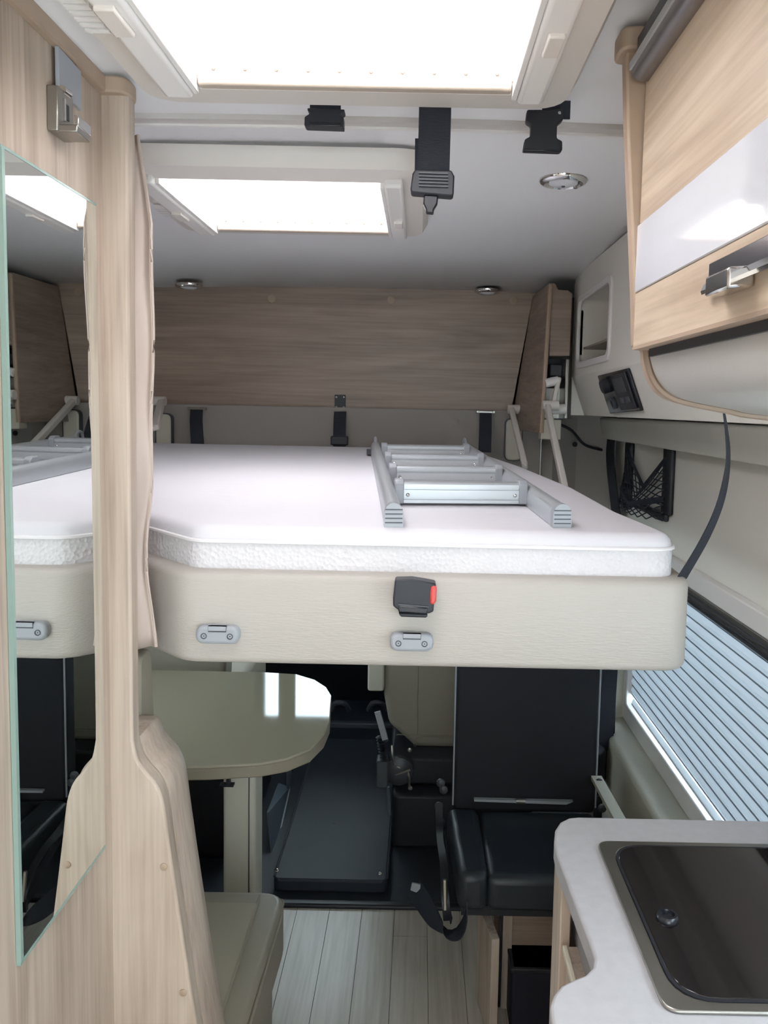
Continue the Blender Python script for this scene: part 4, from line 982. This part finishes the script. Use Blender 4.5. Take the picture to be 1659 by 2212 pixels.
# bolster and centre as two pads
sp_ = [(xl0, YS-.01), (xl1, yf+.0), (xl1+.075, yf), (xl0+.09, YS-.01)]
obj('side_bolster', prism(N(), sp_, 'z', zc-.095, zc+.006), LEATHER, ts, bev=(.022, 4))
obj('centre_cushion', prism(N(), [(xl0+.085, YS-.01), (xl1+.07, yf), (xr, yf), (xr, YS-.01)], 'z', zc-.095, zc), LEATHER, ts, bev=(.022, 4))
obj('seat_pan', bx(xl1+.01, xr, yf+.015, YS, zc-.11, zc-.085), BLACK, ts)
r0, r1 = at(1025, 1733, Y=YS-.03), at(1240, 1738, Y=YS-.03)
bm = N(); slab(bm, [(r0.x, YS-.02, r0.z-.003), (r1.x-.02, YS-.02, r1.z-.006), (r1.x, YS-.02, r1.z+.003), (r0.x, YS-.02, r0.z+.003)], (0, .014, 0)); obj('hinge_bar', bm, ALU, ts)
rm = at(1125, 1735, Y=YS-.03); obj('hinge_boss', tube(N(), [(rm.x-.012, YS-.018, rm.z), (rm.x+.014, YS-.018, rm.z)], .008, 12, (0, 1, 0)), STEEL, ts)
for (px, py) in ((952, 1690), (958, 1705), (948, 1740), (952, 1775), (1294, 1690), (1300, 1745)):
    p = at(px, py, Y=YS-.03); obj('pivot_bolt', lathe(N(), p, (0, -1, 0), [(.012, 0), (.012, .006), (.006, .01), (.002, .01)], 12), DGREY, ts)
bm = N(); sweep(bm, smoothpath([at(948, 1735, Y=2.2), at(950, 1790, Y=2.15), at(958, 1860, Y=2.02), at(962, 1940, Y=1.93), at(966, 1985, Y=1.93)], 5), rect(.012, .02), (0, 1, 0)); obj('side_lever', bm, BLACK, ts)
bm = N(); tube(bm, [at(961, 1900, Y=1.93), at(962, 1965, Y=1.92)], .005, 6); obj('steel_rod', bm, STEEL, ts)
bm = N(); sweep(bm, [at(1288, 1680, Y=2.24), at(1340, 1775, Y=1.95)], rect(.03, .012), (1, 0, 0)); obj('side_rail', bm, BEIGEP, ts)
# looped belt
lb = thing('looped_belt', 'black belt with silver tongue hanging in a loop below the folding seat', 'seat belt', at(985, 2020, Y=1.9))
pts = [at(893, 1916, Y=2.06), at(914, 1948, Y=2.0), at(938, 1985, Y=1.95), at(966, 2012, Y=1.92), at(992, 2012, Y=1.9), at(1006, 1985, Y=1.89), at(1008, 1945, Y=1.9)]
sds = [Vector((.8, -.5, .4)), Vector((.8, -.5, .4)), Vector((.7, -.6, .5)), Vector((.4, -.8, .3)), Vector((.1, -1, 0)), Vector((0, -1, 0)), Vector((0, -1, 0))]
spp = smoothpath(pts, 6); ss = [sds[min(6, i//6)].lerp(sds[min(6, i//6+1)], (i % 6)/6) for i in range(len(spp))]
bm = N(); sweep(bm, spp, rect(.048, .003), sides=ss); obj('webbing', bm, WEB, lb)
p = at(896, 1914, Y=2.05); bm = N(); slab(bm, [p+Vector((-.012, -.006, -.006)), p+Vector((.014, -.012, -.012)), p+Vector((.016, 0, .008)), p+Vector((-.008, 0, .012))], (0, -.005, 0)); obj('tongue', bm, mat('dull_metal', '85868A', .5, metal=.3), lb, bev=(.001, 1))
bm = N(); strap(bm, [at(958, 1800, Y=2.16), at(965, 1880, Y=2.05), at(968, 1950, Y=1.97), at(975, 1990, Y=1.93)], .03, .003, (.2, -1, 0)); obj('webbing_return', bm, WEB, lb)
# base
sbx = thing('storage_box', 'light wood base box with open flap below the black folding seat', 'cabinet', (.35, 2.05, 0))
d0, d1 = at(1032, 1985, Y=2.0), at(1062, 2030, Y=1.86)
th_ = .018
bm = N(); slab(bm, [(d0.x, d0.y, 0.01), (d1.x, d1.y, 0.01), (d1.x, d1.y, d1.z), (d0.x, d0.y, d1.z)], (.02, .004, 0)); obj('flap_door', bm, WV, sbx, bev=(.001, 1))
xb0 = at(1083, 2100, Y=1.98).x
obj('stile', bx(xb0, xb0+.024, 1.975, 2.0, 0, .318), WV, sbx)
obj('gap', bx(xb0-.006, xb0-.001, 1.98, 2.0, 0, .318), BLACK, sbx)
pz = at(1150, 2080, Y=1.99).z
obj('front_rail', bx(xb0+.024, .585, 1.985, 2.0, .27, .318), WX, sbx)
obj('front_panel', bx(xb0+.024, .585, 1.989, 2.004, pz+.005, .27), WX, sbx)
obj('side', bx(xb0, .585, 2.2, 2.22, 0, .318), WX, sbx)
a, b = at(1105, 2092, Y=1.9), at(1196, 2092, Y=1.9)
hbx = thing('heater_box', 'low black box standing in the seat base opening', 'box', (.25, 2.0, 0))
obj('case', prism(N(), rrect(a.x, b.x+.06, 0, a.z, .008), 'y', 1.9, 2.15), mat('dark_blue_black', '17182A', .6), hbx, bev=(.006, 2))
obj('lid', bx(a.x-.002, b.x+.062, 1.898, 2.152, a.z-.012, a.z), BLACK, hbx, bev=(.003, 2))
